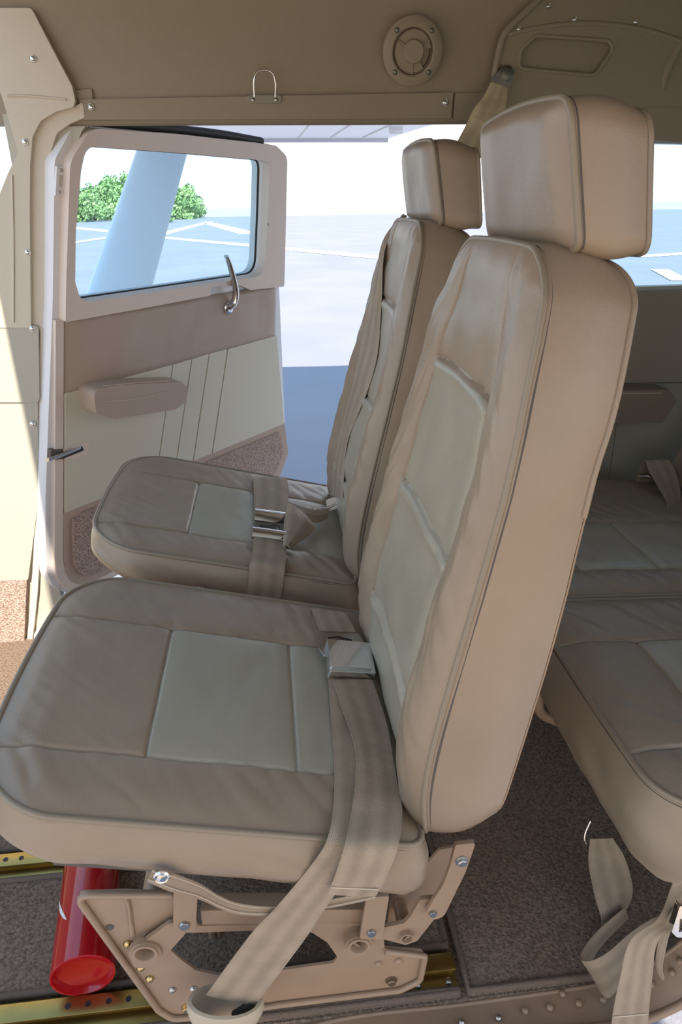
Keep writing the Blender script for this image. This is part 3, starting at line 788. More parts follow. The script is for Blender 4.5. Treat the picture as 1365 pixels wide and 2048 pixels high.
plate('carpet_pad', roundpoly([wx(-160, 1156), wx(58, 1152), wx(50, 1350), wx(-160, 1350)], .006, 3), PFr, 0, .018, DCARPET, kick, bev=.006)
plate('edge_strip', roundpoly([wx(84, 655), wx(98, 655), wx(92, 900), wx(78, 1180), wx(62, 1330), wx(52, 1330), wx(66, 1180), wx(80, 900)], .002, 2), PFr, 0, .012, TRIM, kick, bev=.003)
for q in ((64, 657), (65, 848)): screw(kick, at(*q, Y=YW - .0215), (0, -1, 0), .0056)
sillr = box('trim_6', (-.66, YW - .045, 0), (.56, YW + .03, .032), TRIM, None, .008); tag(sillr, 'cream painted sill of the far doorway', kind='structure')

# ------------------------------------------------------------------ the open far door
TLp, BLp, Rp = V((-.365, YW, 1.2)), V((-.534, YW, .364)), V((.039, 2.225, .8))
nrm = (Rp - BLp).cross(TLp - BLp).normalized()
if nrm.y > 0: nrm = -nrm
uu = V((0, 0, 1)).cross(nrm); uu = uu if uu.x > 0 else -uu
DF = Frame(BLp, uu, nrm.cross(uu))
if DF.n.dot(nrm) < 0: DF = Frame(BLp, uu, uu.cross(nrm))
assert DF.n.dot(nrm) > 0.99
D = lambda pts, h=0.0: DF.pxs(pts, h)
door = thing('door_1', DF.P(0.3, -.2), 'open cabin door swung outward, with tinted window and tan and cream trim', None, kind='structure')
win_in = roundpoly(D([(158, 290), (350, 304), (527, 320), (524, 420), (518, 548), (330, 576), (150, 602), (137, 560), (138, 460), (148, 340)]), [.035, 0, .028, 0, .045, 0, .04, .02, 0, .03], 6)
door_out = roundpoly(D([(150, 250), (350, 268), (540, 288), (566, 310), (560, 560), (572, 850), (574, 910), (556, 965), (94, 1222), (93, 1000), (108, 600), (112, 320)]), [.05, 0, .03, .02, 0, 0, .05, .06, .15, 0, 0, .04], 6)
plate('door_shell', door_out, DF, -.040, -.004, WHITEP, door, [win_in], bev=.006)
frame_out = roundpoly(D([(168, 254), (350, 267), (540, 289), (563, 312), (558, 560), (557, 570), (490, 577), (470, 568), (411, 570), (409, 588), (300, 608), (118, 640), (119, 560), (126, 320)]), [.05, 0, .035, .03, .004, .004, .006, .01, .004, .006, 0, .004, 0, .06], 6)
tag(plate('window_frame', frame_out, DF, -.004, .022, TRIMD, door, [win_in], bev=.010, seg=4), 'glossy tan moulded window surround')
plate('window_glass', roundpoly(D([(150, 284), (534, 314), (526, 552), (142, 610), (130, 560)]), .03, 5), DF, -.024, -.020, GLASS, door)
gk = [DF.P(a, b, -.016) for a, b in win_in]
tube('window_gasket', gk, .0035, BLACK, door, closed=True, segs=6)
plate('window_latch_stop', roundpoly(D([(523, 443), (541, 443), (540, 470), (523, 470)]), .002, 2), DF, -.01, .004, TRIMD, door, bev=.001)
screw(door, DF.P(*DF.px(537, 449, .022), .022), DF.n, .003, STEEL)
top = [DF.P(*DF.px(x, y), -.012) for x, y in ((165, 246), (250, 250), (350, 259), (450, 270), (530, 284))]
tube('weather_strip', top, .010, BLACK, door, n=6, segs=8)
bot = [DF.P(*DF.px(x, y, -.030), -.030) for x, y in ((92, 1060), (96, 1100), (112, 1146), (140, 1182), (180, 1203), (240, 1206))]
tube('weather_strip', bot, .010, BLACK, door, n=6, segs=8)
def puff(name, poly2, h0, h1, m, r=.004, bev=.006, sub=None):
    return plate(name, roundpoly(D(poly2), r, 3), DF, h0, h1, m, door, bev=bev, seg=3)
# upper tan vinyl: a padded sheet with soft vertical folds
def fold_sheet(name, TL, TR, BR, BL, h, m, amp, nx=70, ny=26):
    a, b, c, d_ = [V(DF.px(*q)) for q in (TL, TR, BR, BL)]; vs = []
    for j in range(ny + 1):
        t = j / ny
        for i in range(nx + 1):
            s = i / nx; q = a.lerp(b, s).lerp(d_.lerp(c, s), t)
            e = min(1, min(s, 1 - s) * 16, min(t, 1 - t) * 9)
            wv = noise.noise(V((s * 7 + t * 1.2, t * 0.9, 2.2))) * amp * math.sin(math.pi * min(1, 1.1 * t)) + noise.noise(V((s * 22, t * 3, 5))) * amp * .12
            vs.append(DF.P(q.x, q.y, h * e ** .5 + wv * e))
    n = nx + 1; k = len(vs)
    back = [DF.P(*V(DF.px(*q)), -.004) for q in (TL, TR, BR, BL)]
    f = [tuple(reversed(q)) for q in grid_faces(ny + 1, n)]
    return mesh(name, vs, f, m, door, 60)
fold_sheet('upper_vinyl', (124, 638), (552, 570), (551, 674), (125, 792), .010, DTAN, .010)
seams_t = [(125, 786), (342, 728), (380, 717), (415, 706), (452, 697), (551, 670)]
seams_b = [(125, 1024), (309, 951), (347, 935), (383, 920), (421, 905), (566, 846)]
for k in range(5):
    a, b, c, e = seams_t[k], seams_t[k + 1], seams_b[k + 1], seams_b[k]
    plate('cream_pleat', roundpoly(D([(a[0] + 1, a[1]), (b[0] - 1, b[1]), (c[0] - 1, c[1]), (e[0] + 1, e[1])]), .002, 2), DF, -.004, .008, DCREAM, door, bev=.004, seg=3)
cp = [(124, 1025), (140, 1014), (350, 934), (566, 843), (574, 905), (556, 955), (125, 1194)]
plate('carpet_edging', roundpoly(D(cp), [.006, .01, 0, .008, .03, .04, .12], 7), DF, -.004, .007, DBIND, door, bev=.003)
ci = [(140, 1036), (160, 1022), (352, 945), (554, 862), (561, 905), (545, 945), (142, 1168)]
plate('carpet_panel', roundpoly(D(ci), [.008, .01, 0, .006, .03, .04, .10], 7), DF, .004, .014, DCARPET, door, bev=.004)
plate('trim_edge', roundpoly(D([(108, 640), (124, 638), (123, 1196), (290, 1104), (300, 1112), (106, 1216)]), [.002, .002, .12, .001, .001, .14], 8), DF, -.006, .006, TRIMD, door, bev=.003)
# armrest
armP = roundpoly(D([(150, 766), (205, 756), (330, 752), (344, 766), (338, 792), (318, 806), (195, 823), (158, 814)]), [.02, .01, .01, .01, .01, .01, .015, .015], 4)
ar = plate('armrest', armP, DF, .006, .062, DTAN, door, bev=.014, seg=4)
tag(ar, 'brown padded armrest with light stitching')
tube('armrest_stitch', [DF.P(*DF.px(x, y, .0632), .0632) for x, y in ((200, 803), (260, 799), (334, 784))], .0011, THREAD, ar, n=4, segs=5)
tube('armrest_stitch', [DF.P(*DF.px(x, y, .058), .058) for x, y in ((206, 772), (260, 767), (338, 762))], .0011, THREAD, ar, n=4, segs=5)
# window latch lever
hb = DF.P(*DF.px(457, 615, .012), .010)
lathe('lever_boss', [(.019, 0), (.019, .006), (.016, .010), (.008, .012)], hb, DF.n, CHROME, door, 24)
lever = [DF.P(*DF.px(x, y, h), h) for x, y, h in ((457, 615, .020), (468, 606, .026), (472, 585, .030), (468, 560, .032), (460, 530, .032), (453, 512, .032))]
tube('lever', lever, lambda s: .0125 - .004 * s, CHROME, door, n=6, segs=10, flat=.6)
# inside door pull at the hinge edge
lp = plate('latch_plate', roundpoly(D([(122, 896), (166, 881), (174, 888), (171, 906), (124, 918)]), .008, 4), DF, .006, .010, TRIMD, door, bev=.002)
plate('latch_recess', roundpoly(D([(120, 902), (158, 890), (163, 898), (120, 915)]), .003, 3), DF, .0085, .0105, BLACK, lp)
tube('latch_bar', [DF.P(*DF.px(x, y, .02), .02) for x, y in ((160, 896), (130, 908), (95, 920))], lambda s: .006 + .003 * s, CHROME, door, n=4, segs=10, flat=.5)
plate('latch_box', roundpoly(D([(97, 898), (122, 896), (122, 916), (97, 918)]), .002, 2), DF, -.004, .008, mat('latch_dark', (.12, .09, .08), .5), door)
# striker plate on the door's hinge edge
sk = plate('striker_plate', roundpoly(D([(113, 332), (130, 332), (127, 392), (110, 392)]), .002, 2), DF, -.004, .0015, WHITEP, door, bev=.001)
plate('striker_slot', roundpoly(D([(118, 350), (124, 350), (122, 374), (117, 374)]), .002, 2), DF, .001, .0022, STEEL, sk)
for q in ((121, 340), (118, 384)): screw(sk, DF.P(*DF.px(*q), .002), DF.n, .0025, STEEL)
SEAT_LABEL = 'tan and cream leather pilot seat nearest the camera, full length in view'
seat = thing('cockpit_chair', (0, .752, 0.0), SEAT_LABEL, 'seat', 'front seats')
cb, CH = cushion(seat, -.334, .140, .522, .996, zcush, lambda x: 0.072 + 0.02 * max(0, min(1, (x + .3) / .4)), 0.10, .609, .866, -.1655, .0045)
backrest(seat)
headrest(seat)

# seat base: side plate, tubes, links, strap (near seat; copied with it)
YB = .600
BF = Frame((0, YB, 0), (1, 0, 0), (0, 0, 1))
def bx(pts, Y=YB): return [(lambda P: (P.x, P.z))(at(x, y, Y=Y)) for x, y in pts]
hole = roundpoly(bx([(341, 1901), (371, 1866), (520, 1861), (624, 1865), (655, 1885), (676, 1915), (668, 1926), (560, 1941), (438, 1951), (392, 1941), (364, 1921)]), [.004, .006, 0, .006, .01, .006, .006, 0, .01, .01, .01], 4)
pout = roundpoly(bx([(150, 1786), (250, 1783), (345, 1786), (385, 1800), (395, 1852), (720, 1845), (768, 1876), (770, 1897), (845, 1903), (850, 1912), (840, 1958), (800, 1977), (560, 2006), (400, 2030), (345, 2034), (316, 2016)]), [.01, 0, .01, .01, .005, .005, .005, .003, .006, .006, .015, .01, 0, .01, .02, .012], 4)
def circ(px, r_, Y=YB):
    P = at(*px, Y=Y); return [(P.x + r_ * math.cos(k * math.pi / 12), P.z + r_ * math.sin(k * math.pi / 12)) for k in range(24)]
def bore(px, r_):      # hole through a plate where a cross tube passes, placed by the tube's own axis
    P = at(*px, Y=.582); return [(P.x + r_ * math.cos(k * math.pi / 12), P.z + r_ * math.sin(k * math.pi / 12)) for k in range(24)]
sp_ = plate('side_plate', pout, BF, -.004, 0, PAINT, seat, [hole, bore((290, 1908), .0150), bore((718, 1893), .0142)], bev=.001)
tag(sp_, 'pressed metal side plate with a large cut-out')
rim = roundpoly(bx([(345, 1786), (152, 1786), (318, 2016), (345, 2033), (400, 2029), (560, 2005), (800, 1976), (840, 1957), (850, 1908), (770, 1898)]), [0, .012, .012, .02, .01, 0, .01, .015, .004, 0], 5)
tube('plate_flange', [BF.P(a, b, .003) for a, b in rim], .0045, PAINT, sp_, segs=8)
tube('plate_rib', [BF.P(a, b, .001) for a, b in bx([(235, 1788), (255, 1800), (262, 1840), (266, 1868)])], .003, PAINT, sp_, n=5, segs=6)
lathe('lightening_hole', [(.0052, .0), (.0052, .0008), (.003, .0008)], BF.P(*bx([(220, 1854)])[0], 0), BF.n, DARK, sp_, 16)
sp2 = sp_.copy(); COL.objects.link(sp2); sp2.location = (0, .292, .006)
# tubes running across under the cushion
def crosstube(name, px, r, y0=.582, y1=.915, m=PAINT):
    P = at(*px, Y=y0); ax_ = V((0, 1, 0))
    return lathe(name, [(r * .60, .30), (r * .74, .29), (r * .74, 0), (r * .80, -.0015), (r, -.0015), (r * 1.02, .0), (r * 1.02, y1 - y0), (r * .7, y1 - y0)], P, ax_, m, seat, 28)
crosstube('cross_tube', (290, 1908), .0158); crosstube('cross_tube', (718, 1893), .0150); crosstube('cross_tube', (814, 1877), .0094, .584, .70)
AR = Frame((0, .592, 0), (1, 0, 0), (0, 0, 1))
lathe('tube_collar', [(.0158, 0), (.0205, 0), (.0205, .008), (.0158, .008)], at(290, 1908, Y=.584), (0, 1, 0), PAINT, seat, 28, cap=False)
lathe('tube_collar', [(.0150, 0), (.0195, 0), (.0195, .008), (.0150, .008)], at(718, 1893, Y=.584), (0, 1, 0), PAINT, seat, 28, cap=False)
def link(name, pts, r, y, th, m=PAINT, bev=.0015, holes=()):
    fr = Frame((0, y, 0), (1, 0, 0), (0, 0, 1)); return plate(name, roundpoly(bx(pts, y - th), r, 4), fr, 0, th, m, seat, holes, bev=bev)
link('link_arm', [(258, 1903), (346, 1842), (374, 1865), (341, 1901), (312, 1934), (268, 1938)], .010, .594, .006, holes=[bore((290, 1908), .0150)])
br1 = link('bracket', [(348, 1782), (395, 1797), (391, 1864), (346, 1862)], .004, .588, .006)
br2 = link('bracket', [(734, 1796), (779, 1792), (765, 1880), (720, 1878)], .004, .588, .006)
bc = link('bell_crank', [(755, 1858), (809, 1847), (822, 1833), (841, 1800), (880, 1796), (876, 1830), (865, 1844), (835, 1882), (812, 1890), (765, 1878)], .005, .596, .006)
lk = link('back_link', [(912, 1690), (952, 1686), (944, 1710), (932, 1744), (912, 1785), (888, 1834), (866, 1841), (852, 1827), (868, 1799), (888, 1768), (901, 1733)], [.004, .004, .01, .02, .03, .016, .012, .012, .03, .03, .02], .586, .006)
link('gusset', [(835, 1748), (880, 1700), (930, 1690), (905, 1740), (872, 1800), (845, 1812), (820, 1842), (775, 1850), (780, 1806)], .004, .640, .004)
bar = box('side_bar', V((at(397, 1800, Y=.60).x, .600, 0)), V((at(728, 1800, Y=.60).x, .626, .028)), PAINT, None, .002)
# lay the bar along the measured slope
pA, pB = at(397, 1830, Y=.60), at(728, 1828, Y=.60); sl = (pB.z - pA.z) / (pB.x - pA.x)
for v in bar.data.vertices: v.co.z += pA.z - .020 + (v.co.x - pA.x) * sl
adopt(bar, seat)
def bolt_at(px, y, r, kind='bolt', m=None):
    P = at(*px, Y=y)
    if kind == 'bolt': hexbolt(seat, P, (0, -1, 0), r, m)
    elif kind == 'pin': lathe('pin', [(r, 0), (r, .003), (r * .85, .0042), (r * .1, .0044)], P, (0, -1, 0), m or STEEL, seat, 18)
    else: screw(seat, P, (0, -1, 0), r, m or STEEL, 'rivet', False)
bolt_at((369, 1849), .582, .0068, 'pin'); bolt_at((743, 1864), .582, .0062, 'pin'); bolt_at((924, 1721), .580, .0062, 'bolt'); bolt_at((866, 1825), .580, .005, 'pin')
for q in ((256, 1886), (282, 1934), (300, 1956)): bolt_at(q, .600, .0058, 'rivet', BRASS)
for q in ((345, 1978), (387, 1976), (757, 1926), (797, 1920)): bolt_at(q, .600, .0052, 'rivet', PAINT if q[0] > 700 else STEEL)
bolt_at((375, 2014), .600, .006, 'bolt', BRASS); bolt_at((783, 1960), .600, .0062, 'bolt', mat('dark_bolt', (.25, .19, .13), .4, .8))
tube('tube_pin', [at(706, 1884, Y=.590), at(731, 1900, Y=.590)], .0022, PAINT, seat, segs=8)
tube('tube_pin', [at(806, 1882, Y=.588), at(820, 1871, Y=.588)], .0016, PAINT, seat, segs=8)
# seat pan under the cushion, coloured dark to stand for the shade there
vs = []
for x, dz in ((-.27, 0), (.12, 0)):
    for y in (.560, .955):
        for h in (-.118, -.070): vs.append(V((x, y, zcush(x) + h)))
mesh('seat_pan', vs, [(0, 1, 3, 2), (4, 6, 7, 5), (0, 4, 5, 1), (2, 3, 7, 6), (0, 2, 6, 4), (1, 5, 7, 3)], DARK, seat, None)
# height spring and rod
sp0, sp1 = at(424, 1858, Y=.72), at(432, 1908, Y=.72)
tube('spring', [sp0.lerp(sp1, k / 160) + V((math.cos(k * .7), math.sin(k * .7), 0)) * .0055 for k in range(161)], .0013, PAINT, seat, segs=6)
tube('rod', [at(437, 1856, Y=.72), at(447, 1910, Y=.72)], .0042, PAINT, seat, segs=10)
# leather tether strap with a snap
YS = .505
top = [(306, 1738), (345, 1746), (400, 1767), (440, 1791), (480, 1806), (540, 1812), (600, 1806), (680, 1794), (748, 1780)]
low = [(294, 1763), (345, 1784), (400, 1799), (440, 1817), (480, 1829), (540, 1831), (600, 1826), (680, 1812), (752, 1797)]
off = [0, -.001, .010, .018, .022, .022, .020, .014, .012]
st_ = ribbon('tether_strap', [at(*q, Y=YS + o) for q, o in zip(top, off)], [at(*q, Y=YS + o - .002) for q, o in zip(low, off)], TAN, seat, n=8, th=.0016, nc=5, bow=.001)
for edge, k in ((top, .16), (low, -.16)):
    pts = [at(a[0] * (1 - .18) + b[0] * .18, a[1] * (1 - .18) + b[1] * .18, Y=YS + o - .0035) for a, b, o in zip(edge, low if edge is top else top, off)]
    tube('stitching', pts, .0006, THREAD, st_, n=6, segs=4)
lathe('snap', [(.0085, 0), (.0085, .0015), (.0070, .0032), (.0058, .0026), (.0052, .0012), (.0046, .0034), (.0020, .0042)], at(324, 1752, Y=YS - .003), (0, -1, 0), CHROME, seat, 22)

def children(o): return [c for c in bpy.data.objects if c.parent == o]
def copy_tree(o, parent=None):
    inv = o.matrix_parent_inverse.copy(); c = o.copy(); COL.objects.link(c); c.parent = parent
    if parent is not None: c.matrix_parent_inverse = inv
    for ch in children(o): copy_tree(ch, c)
    return c
seat2 = copy_tree(seat)
seat2.location = V(seat.location) + V((-.004, .552, .012))
for c in children(seat2):
    if c.name.split('.')[0] in ('backrest', 'headrest'):      # this one is leaned back a little further
        p = V((.17, 0, .40)); q = V(seat.location)
        c.matrix_basis = Matrix.Translation(p) @ Matrix.Rotation(math.radians(1.4), 4, 'Y') @ Matrix.Translation(-p)
seat2['label'] = 'tan and cream leather copilot seat by the far doorway, half hidden by the near one'

# ------------------------------------------------------------------ seat rails, carpets, near sill
rails = []
def rail(y, label, group='seat rails'):
    x0, x1 = -1.0, at(913, 1940, Z=.02).x
    r = thing('seat_rail', (0, y, 0.0), label, 'rail', group)
    box('rail_flange', (x0, y - .026, .0), (x1, y + .026, .0055), GOLD, r, .0012)
    box('rail_web', (x0, y - .004, .0055), (x1, y + .004, .017), GOLD, r, .0005)
    box('rail_head', (x0, y - .013, .017), (x1, y + .013, .0225), GOLD, r, .0015)
    return r
r1 = rail(.631, 'gold anodised seat rail nearest the camera under the near seat')
for q in ((129, 2040), (170, 2035), (213, 2026), (253, 2024), (296, 2018)):
    P = at(*q, Z=.0228); lathe('locating_hole', [(.0042, 0), (.0042, .0006), (.0028, .0006), (.002, .0004)], V((P.x, .631, .0225)), (0, 0, 1), BLACK, r1, 14)
for q in ((592, 2014), (655, 2005), (714, 1997), (776, 1988), (838, 1978), (899, 1968)):
    P = at(*q, Z=.006); screw(r1, V((P.x, .612, .0055)), (0, 0, 1), .0048, STEEL)
r2 = rail(.889, 'gold anodised seat rail on the inner side of the near seat')
for q in ((-32, 1731), (8, 1727), (40, 1723)):
    P = at(*q, Z=.0228); lathe('locating_hole', [(.0042, 0), (.0042, .0006), (.0028, .0006), (.002, .0004)], V((P.x, .889, .0225)), (0, 0, 1), BLACK, r2, 14)
r3 = rail(1.183, 'gold anodised seat rail on the inner side of the far seat')
XS = .228
def carpet(name, x0, x1, y0, y1, label, h=.009):
    c = box(name, (x0, y0, 0.0), (x1, y1, h), CARPET, None, .003, 2); tag(c, label, 'carpet', 'floor carpet pieces')
    loop = [V((x0 + .004, y0 + .004, h)), V((x1 - .004, y0 + .004, h)), V((x1 - .004, y1 - .004, h)), V((x0 + .004, y1 - .004, h))]
    pts = []
    for i in range(4):
        for k in range(30): pts.append(loop[i].lerp(loop[(i + 1) % 4], k / 30))
    tube('binding', pts, .0052, BIND, c, closed=True, segs=7)
    return c
carpet('carpet_piece', -1.0, XS - .005, .659, .861, 'dark brown carpet strip between the two rails of the near seat')
carpet('carpet_piece', -1.0, XS - .005, (.590), .602, 'narrow brown carpet strip between near rail and door sill')
carpet('carpet_piece', -1.0, XS - .005, .917, 1.155, 'dark brown carpet piece between the two front seats')
carpet('carpet_piece', XS + .004, 1.6, .590, 1.56, 'large dark brown carpet piece under the rear bench')
sill = thing('trim_7', (.3, .56, 0), 'riveted tan metal sill of the near doorway', None, kind='structure')
U = [(480, 2090), (700, 2037), (930, 2010), (1215, 1968), (1290, 1938), (1365, 1885), (1430, 1820)]
W_ = [(560, 2145), (760, 2105), (1000, 2078), (1230, 2050), (1290, 2040), (1365, 2008), (1440, 1960)]
Up = [at(*q, Y=.586) for q in U]; Lp = [at(*q, Y=.535) for q in W_]
ribbon('sill_plate', Up, Lp, PAINT, sill, n=8, th=.002, nc=6, bow=.003)
tube('sill_lip', [p + V((0, 0, .002)) for p in Up], .0032, PAINT, sill, n=8, segs=8)
tube('sill_edge', [p for p in Lp], .006, PAINT, sill, n=8, segs=8)
Us, Ls = spline(Up, 24), spline(Lp, 24)
def sill_pt(px, py):
    best = None
    for i in range(len(Us)):
        for k in range(1, 10):
            P = Us[i].lerp(Ls[i], k / 10); v = P - CAM_O; z = v.dot(FW)
            e = (682.5 + F_PX * v.dot(RT) / z - px) ** 2 + (1024 - F_PX * v.dot(UP) / z - py) ** 2
            if best is None or e < best[0]: best = (e, P)
    return best[1]
for q in ((928, 2046), (998, 2036), (1048, 2024), (1104, 2020), (1156, 2012), (1122, 1994), (1206, 2006), (1304, 1974), (1346, 1952), (1360, 1925)):
    screw(sill, sill_pt(*q) + V((0, 0, .004)), (0, -.25, 1), .0048, PAINT if q[0] > 1000 else STEEL, 'rivet', False)

# ------------------------------------------------------------------ fire extinguisher
e0 = at(166, 1950, Z=.062); e0 = V((e0.x, e0.y, .062)); e1 = V((e0.x - .028, e0.y + .20, .066))
ex = thing('fire_extinguisher', V((e0.x, e0.y + .1, 0)), 'red fire extinguisher lying on the carpet under the near seat', 'extinguisher')
axd = (e1 - e0).normalized(); L_ = (e1 - e0).length; r = .0445
cyl = lathe('cylinder', [(.012, .018), (r * .62, .014), (r * .84, .010), (r * .90, .002), (r * .93, -.001), (r * .985, -.001), (r, .003), (r, L_ * .9), (r * .9, L_), (r * .5, L_ + .03), (.014, L_ + .04)], e0, axd, RED, ex, 48)
lathe('valve', [(.014, L_ + .04), (.016, L_ + .05), (.016, L_ + .07), (.008, L_ + .08)], e0, axd, STEEL, ex, 16)
# printed pale wing mark on the side
mk = []
uz = V((0, 0, 1)); side_ = axd.cross(uz).normalized()
def cylp(a, h, o=.0006): return e0 + axd * h + (side_ * -math.cos(a) + uz * math.sin(a)) * (r + o)
s1 = 1 if cylp(0, .1).x < e0.x else -1
def cp_(a, h): return cylp(a if s1 > 0 else math.pi - a, h)
Lm = [cp_(math.radians(a), h) for a, h in ((62, .060), (52, .068), (38, .085), (26, .108))]
Rm = [cp_(math.radians(a), h) for a, h in ((60, .064), (46, .084), (36, .098), (26, .110))]
tag(ribbon('printed_mark', Lm, Rm, mat('print_white', (.75, .75, .75), .4), cyl, n=5, th=.0004, nc=3), 'white printed wing mark')

# ------------------------------------------------------------------ near lap belt
def onc(px, py, o=.003, dy=0.0, H=None):
    P = at(px, py, Z=.45)
    for _ in range(10):
        x = min(max(P.x, -.30), .135); y = min(max(P.y - dy, .526), .990)
        P = at(px, py, Z=CH(x, y) + o)
    return P
belt = thing('lap_belt', at(450, 2000, Y=.55), 'tan webbing lap belt with chrome lift buckle lying across the near seat', 'seat belt', 'front lap belts')
Lb = [onc(657, 1352, .006), onc(663, 1443), onc(669, 1531), onc(668, 1600), at(658, 1668, Y=.516), at(632, 1718, Y=.506), at(555, 1812, Y=.515), at(500, 1871, Y=.530), at(412, 1990, Y=.555)]
Rb = [onc(735, 1356, .006), onc(742, 1443), onc(746, 1531), onc(745, 1600), at(738, 1668, Y=.516), at(722, 1718, Y=.504), at(654, 1812, Y=.511), at(606, 1884, Y=.526), at(511, 2010, Y=.552)]
ribbon('anchor_strap', Lb, Rb, WEB, belt, n=8, th=.0011)
Lb = [onc(666, 1360, .009), onc(685, 1419, .007), onc(710, 1495, .008), onc(711, 1560, .009), onc(704, 1619, .012), at(690, 1690, Y=.499), at(671, 1750, Y=.495), at(656, 1788, Y=.496)]
Rb = [onc(745, 1360, .009), onc(773, 1443, .007), onc(784, 1501, .008), onc(796, 1570, .009), onc(805, 1622, .012), at(797, 1692, Y=.500), at(773, 1755, Y=.498), at(752, 1792, Y=.497)]
ls = ribbon('loose_strap', Lb, Rb, WEB, belt, n=8, th=.0011)
tube('hem_stitching', [at(662, 1775, Y=.4940), at(756, 1779, Y=.4950)], .0009, THREAD, ls, segs=5)
Lb = [onc(622, 1217, .010, 0), onc(630, 1235, .008), onc(640, 1262, .010)]
Rb = [onc(690, 1226, .010), onc(702, 1244, .008), onc(712, 1265, .010)]
d0 = V((0, .03, -.035))
ribbon('tongue_strap', [Lb[0] + d0 * 2, Lb[0] + d0 * .4] + Lb, [Rb[0] + d0 * 2, Rb[0] + d0 * .4] + Rb, WEB, belt, n=6, th=.0011)
# buckle in the plane of the cushion
bP = onc(696, 1310, .012); bu = (onc(745, 1330, .012) - onc(655, 1328, .012)).normalized()
bw = (onc(690, 1270, .012) - onc(700, 1350, .012)).normalized()
UF = Frame(bP, bu, bw)
if UF.n.z < 0: UF = Frame(bP, bu, -bw)
ub = lambda pts, h=0: UF.pxs(pts, h)
tg = plate('buckle_tongue', roundpoly(ub([(627, 1257), (636, 1255), (642, 1263), (718, 1266), (737, 1296), (742, 1312), (650, 1310), (640, 1296)]), .003, 3), UF, -.004, -.001, STEEL, belt, [roundpoly(ub([(656, 1273), (680, 1271), (706, 1277), (706, 1281), (680, 1279), (658, 1278)]), .001, 2)], bev=.0006)
bb = plate('buckle_body', roundpoly(ub([(652, 1286), (738, 1294), (749, 1356), (657, 1352)]), .003, 4), UF, -.004, .008, CHROME, belt, bev=.002, seg=3)
plate('buckle_lever', roundpoly(ub([(656, 1289), (735, 1296), (745, 1338), (662, 1333)], .011), .003, 4), UF, .008, .0115, CHROME, belt, bev=.002, seg=3)
# anchor boot on the floor
c0 = at(452, 2012, Y=.552); vs = []; NK = 28
for t, (rx_, ry_, dz) in enumerate(((.046, .026, .012), (.049, .029, .002), (.047, .027, -.012), (.040, .022, -.030), (.032, .018, -.045))):
    for k in range(NK):
        a = 2 * math.pi * k / NK; vs.append(c0 + V((rx_ * math.cos(a), ry_ * math.sin(a), dz + .010 * math.cos(a + 2.6) * (1 if t < 2 else .3))))
inn = [V((c0.x + (v.x - c0.x) * .90, c0.y + (v.y - c0.y) * .86, v.z + .0005)) for v in vs]
f = [tuple(reversed(q)) for q in grid_faces(5, NK, 0, True)] + grid_faces(5, NK, 5 * NK, True)
for k in range(NK): f.append((k, (k + 1) % NK, 5 * NK + (k + 1) % NK, 5 * NK + k))
tag(mesh('anchor_boot', vs + inn, f, mat('boot_leather', (.50, .41, .30), .5, bump=.3, bscale=300), belt, 60), 'cream leather boot around the floor anchor')
tube('anchor_fitting', [at(470, 2030, Y=.555), at(505, 2008, Y=.552)], .006, mat('gunmetal', (.12, .13, .15), .35, .9), belt, segs=10)

# ------------------------------------------------------------------ far seat belts
def offs(P, o): return P + V((0, 0, o))
DY, DZ = .552, .012
def onf(px, py, o=.003):
    P = at(px, py, Z=.47)
    for _ in range(10):
        x = min(max(P.x + .004, -.30), .135); y = min(max(P.y - DY, .526), .990)
        P = at(px, py, Z=CH(x, y) + DZ + o)
    return P
fb = thing('lap_belt', onf(540, 1060), 'tan webbing lap belt with chrome buckle lying across the far seat', 'seat belt', 'front lap belts')
Lb = [onf(507, 953, .006) + V((0, .03, -.05)), onf(507, 953, .008), onf(508, 985, .006), onf(510, 1030, .010)]
Rb = [onf(573, 955, .006) + V((0, .03, -.05)), onf(573, 955, .008), onf(578, 985, .006), onf(572, 1035, .010)]
ribbon('far_strap', Lb, Rb, WEB, fb, n=8, th=.0012)
yq = .522 + DY - .012
Lb = [onf(508, 1074, .012), onf(506, 1095, .006), onf(504, 1108, .006), at(500, 1128, Y=yq), at(497, 1160, Y=yq - .002), at(492, 1230, Y=yq)]
Rb = [onf(571, 1086, .012), onf(573, 1105, .006), onf(572, 1118, .006), at(570, 1138, Y=yq), at(566, 1170, Y=yq - .002), at(556, 1240, Y=yq)]
ribbon('near_strap', Lb, Rb, WEB, fb, n=8, th=.0012)
qP = onf(540, 1055, .012); qu = (onf(575, 1062, .012) - onf(505, 1055, .012)).normalized(); qw = (onf(545, 1020, .012) - onf(538, 1085, .012)).normalized()
QF = Frame(qP, qu, qw)
if QF.n.z < 0: QF = Frame(qP, qu, -qw)
tube('buckle_body', [QF.P(*QF.px(508, 1036), .004), QF.P(*QF.px(540, 1040), .004), QF.P(*QF.px(572, 1044), .004)], .0165, CHROME, fb, segs=20, flat=.62)
tube('buckle_lever', [QF.P(*QF.px(503, 1068), .003), QF.P(*QF.px(538, 1072), .003), QF.P(*QF.px(572, 1077), .003)], .0120, CHROME, fb, segs=20, flat=.62)
tube('buckle_pin', [QF.P(*QF.px(520, 1056), .004), QF.P(*QF.px(555, 1068), .006)], .003, BLACK, fb, segs=8)
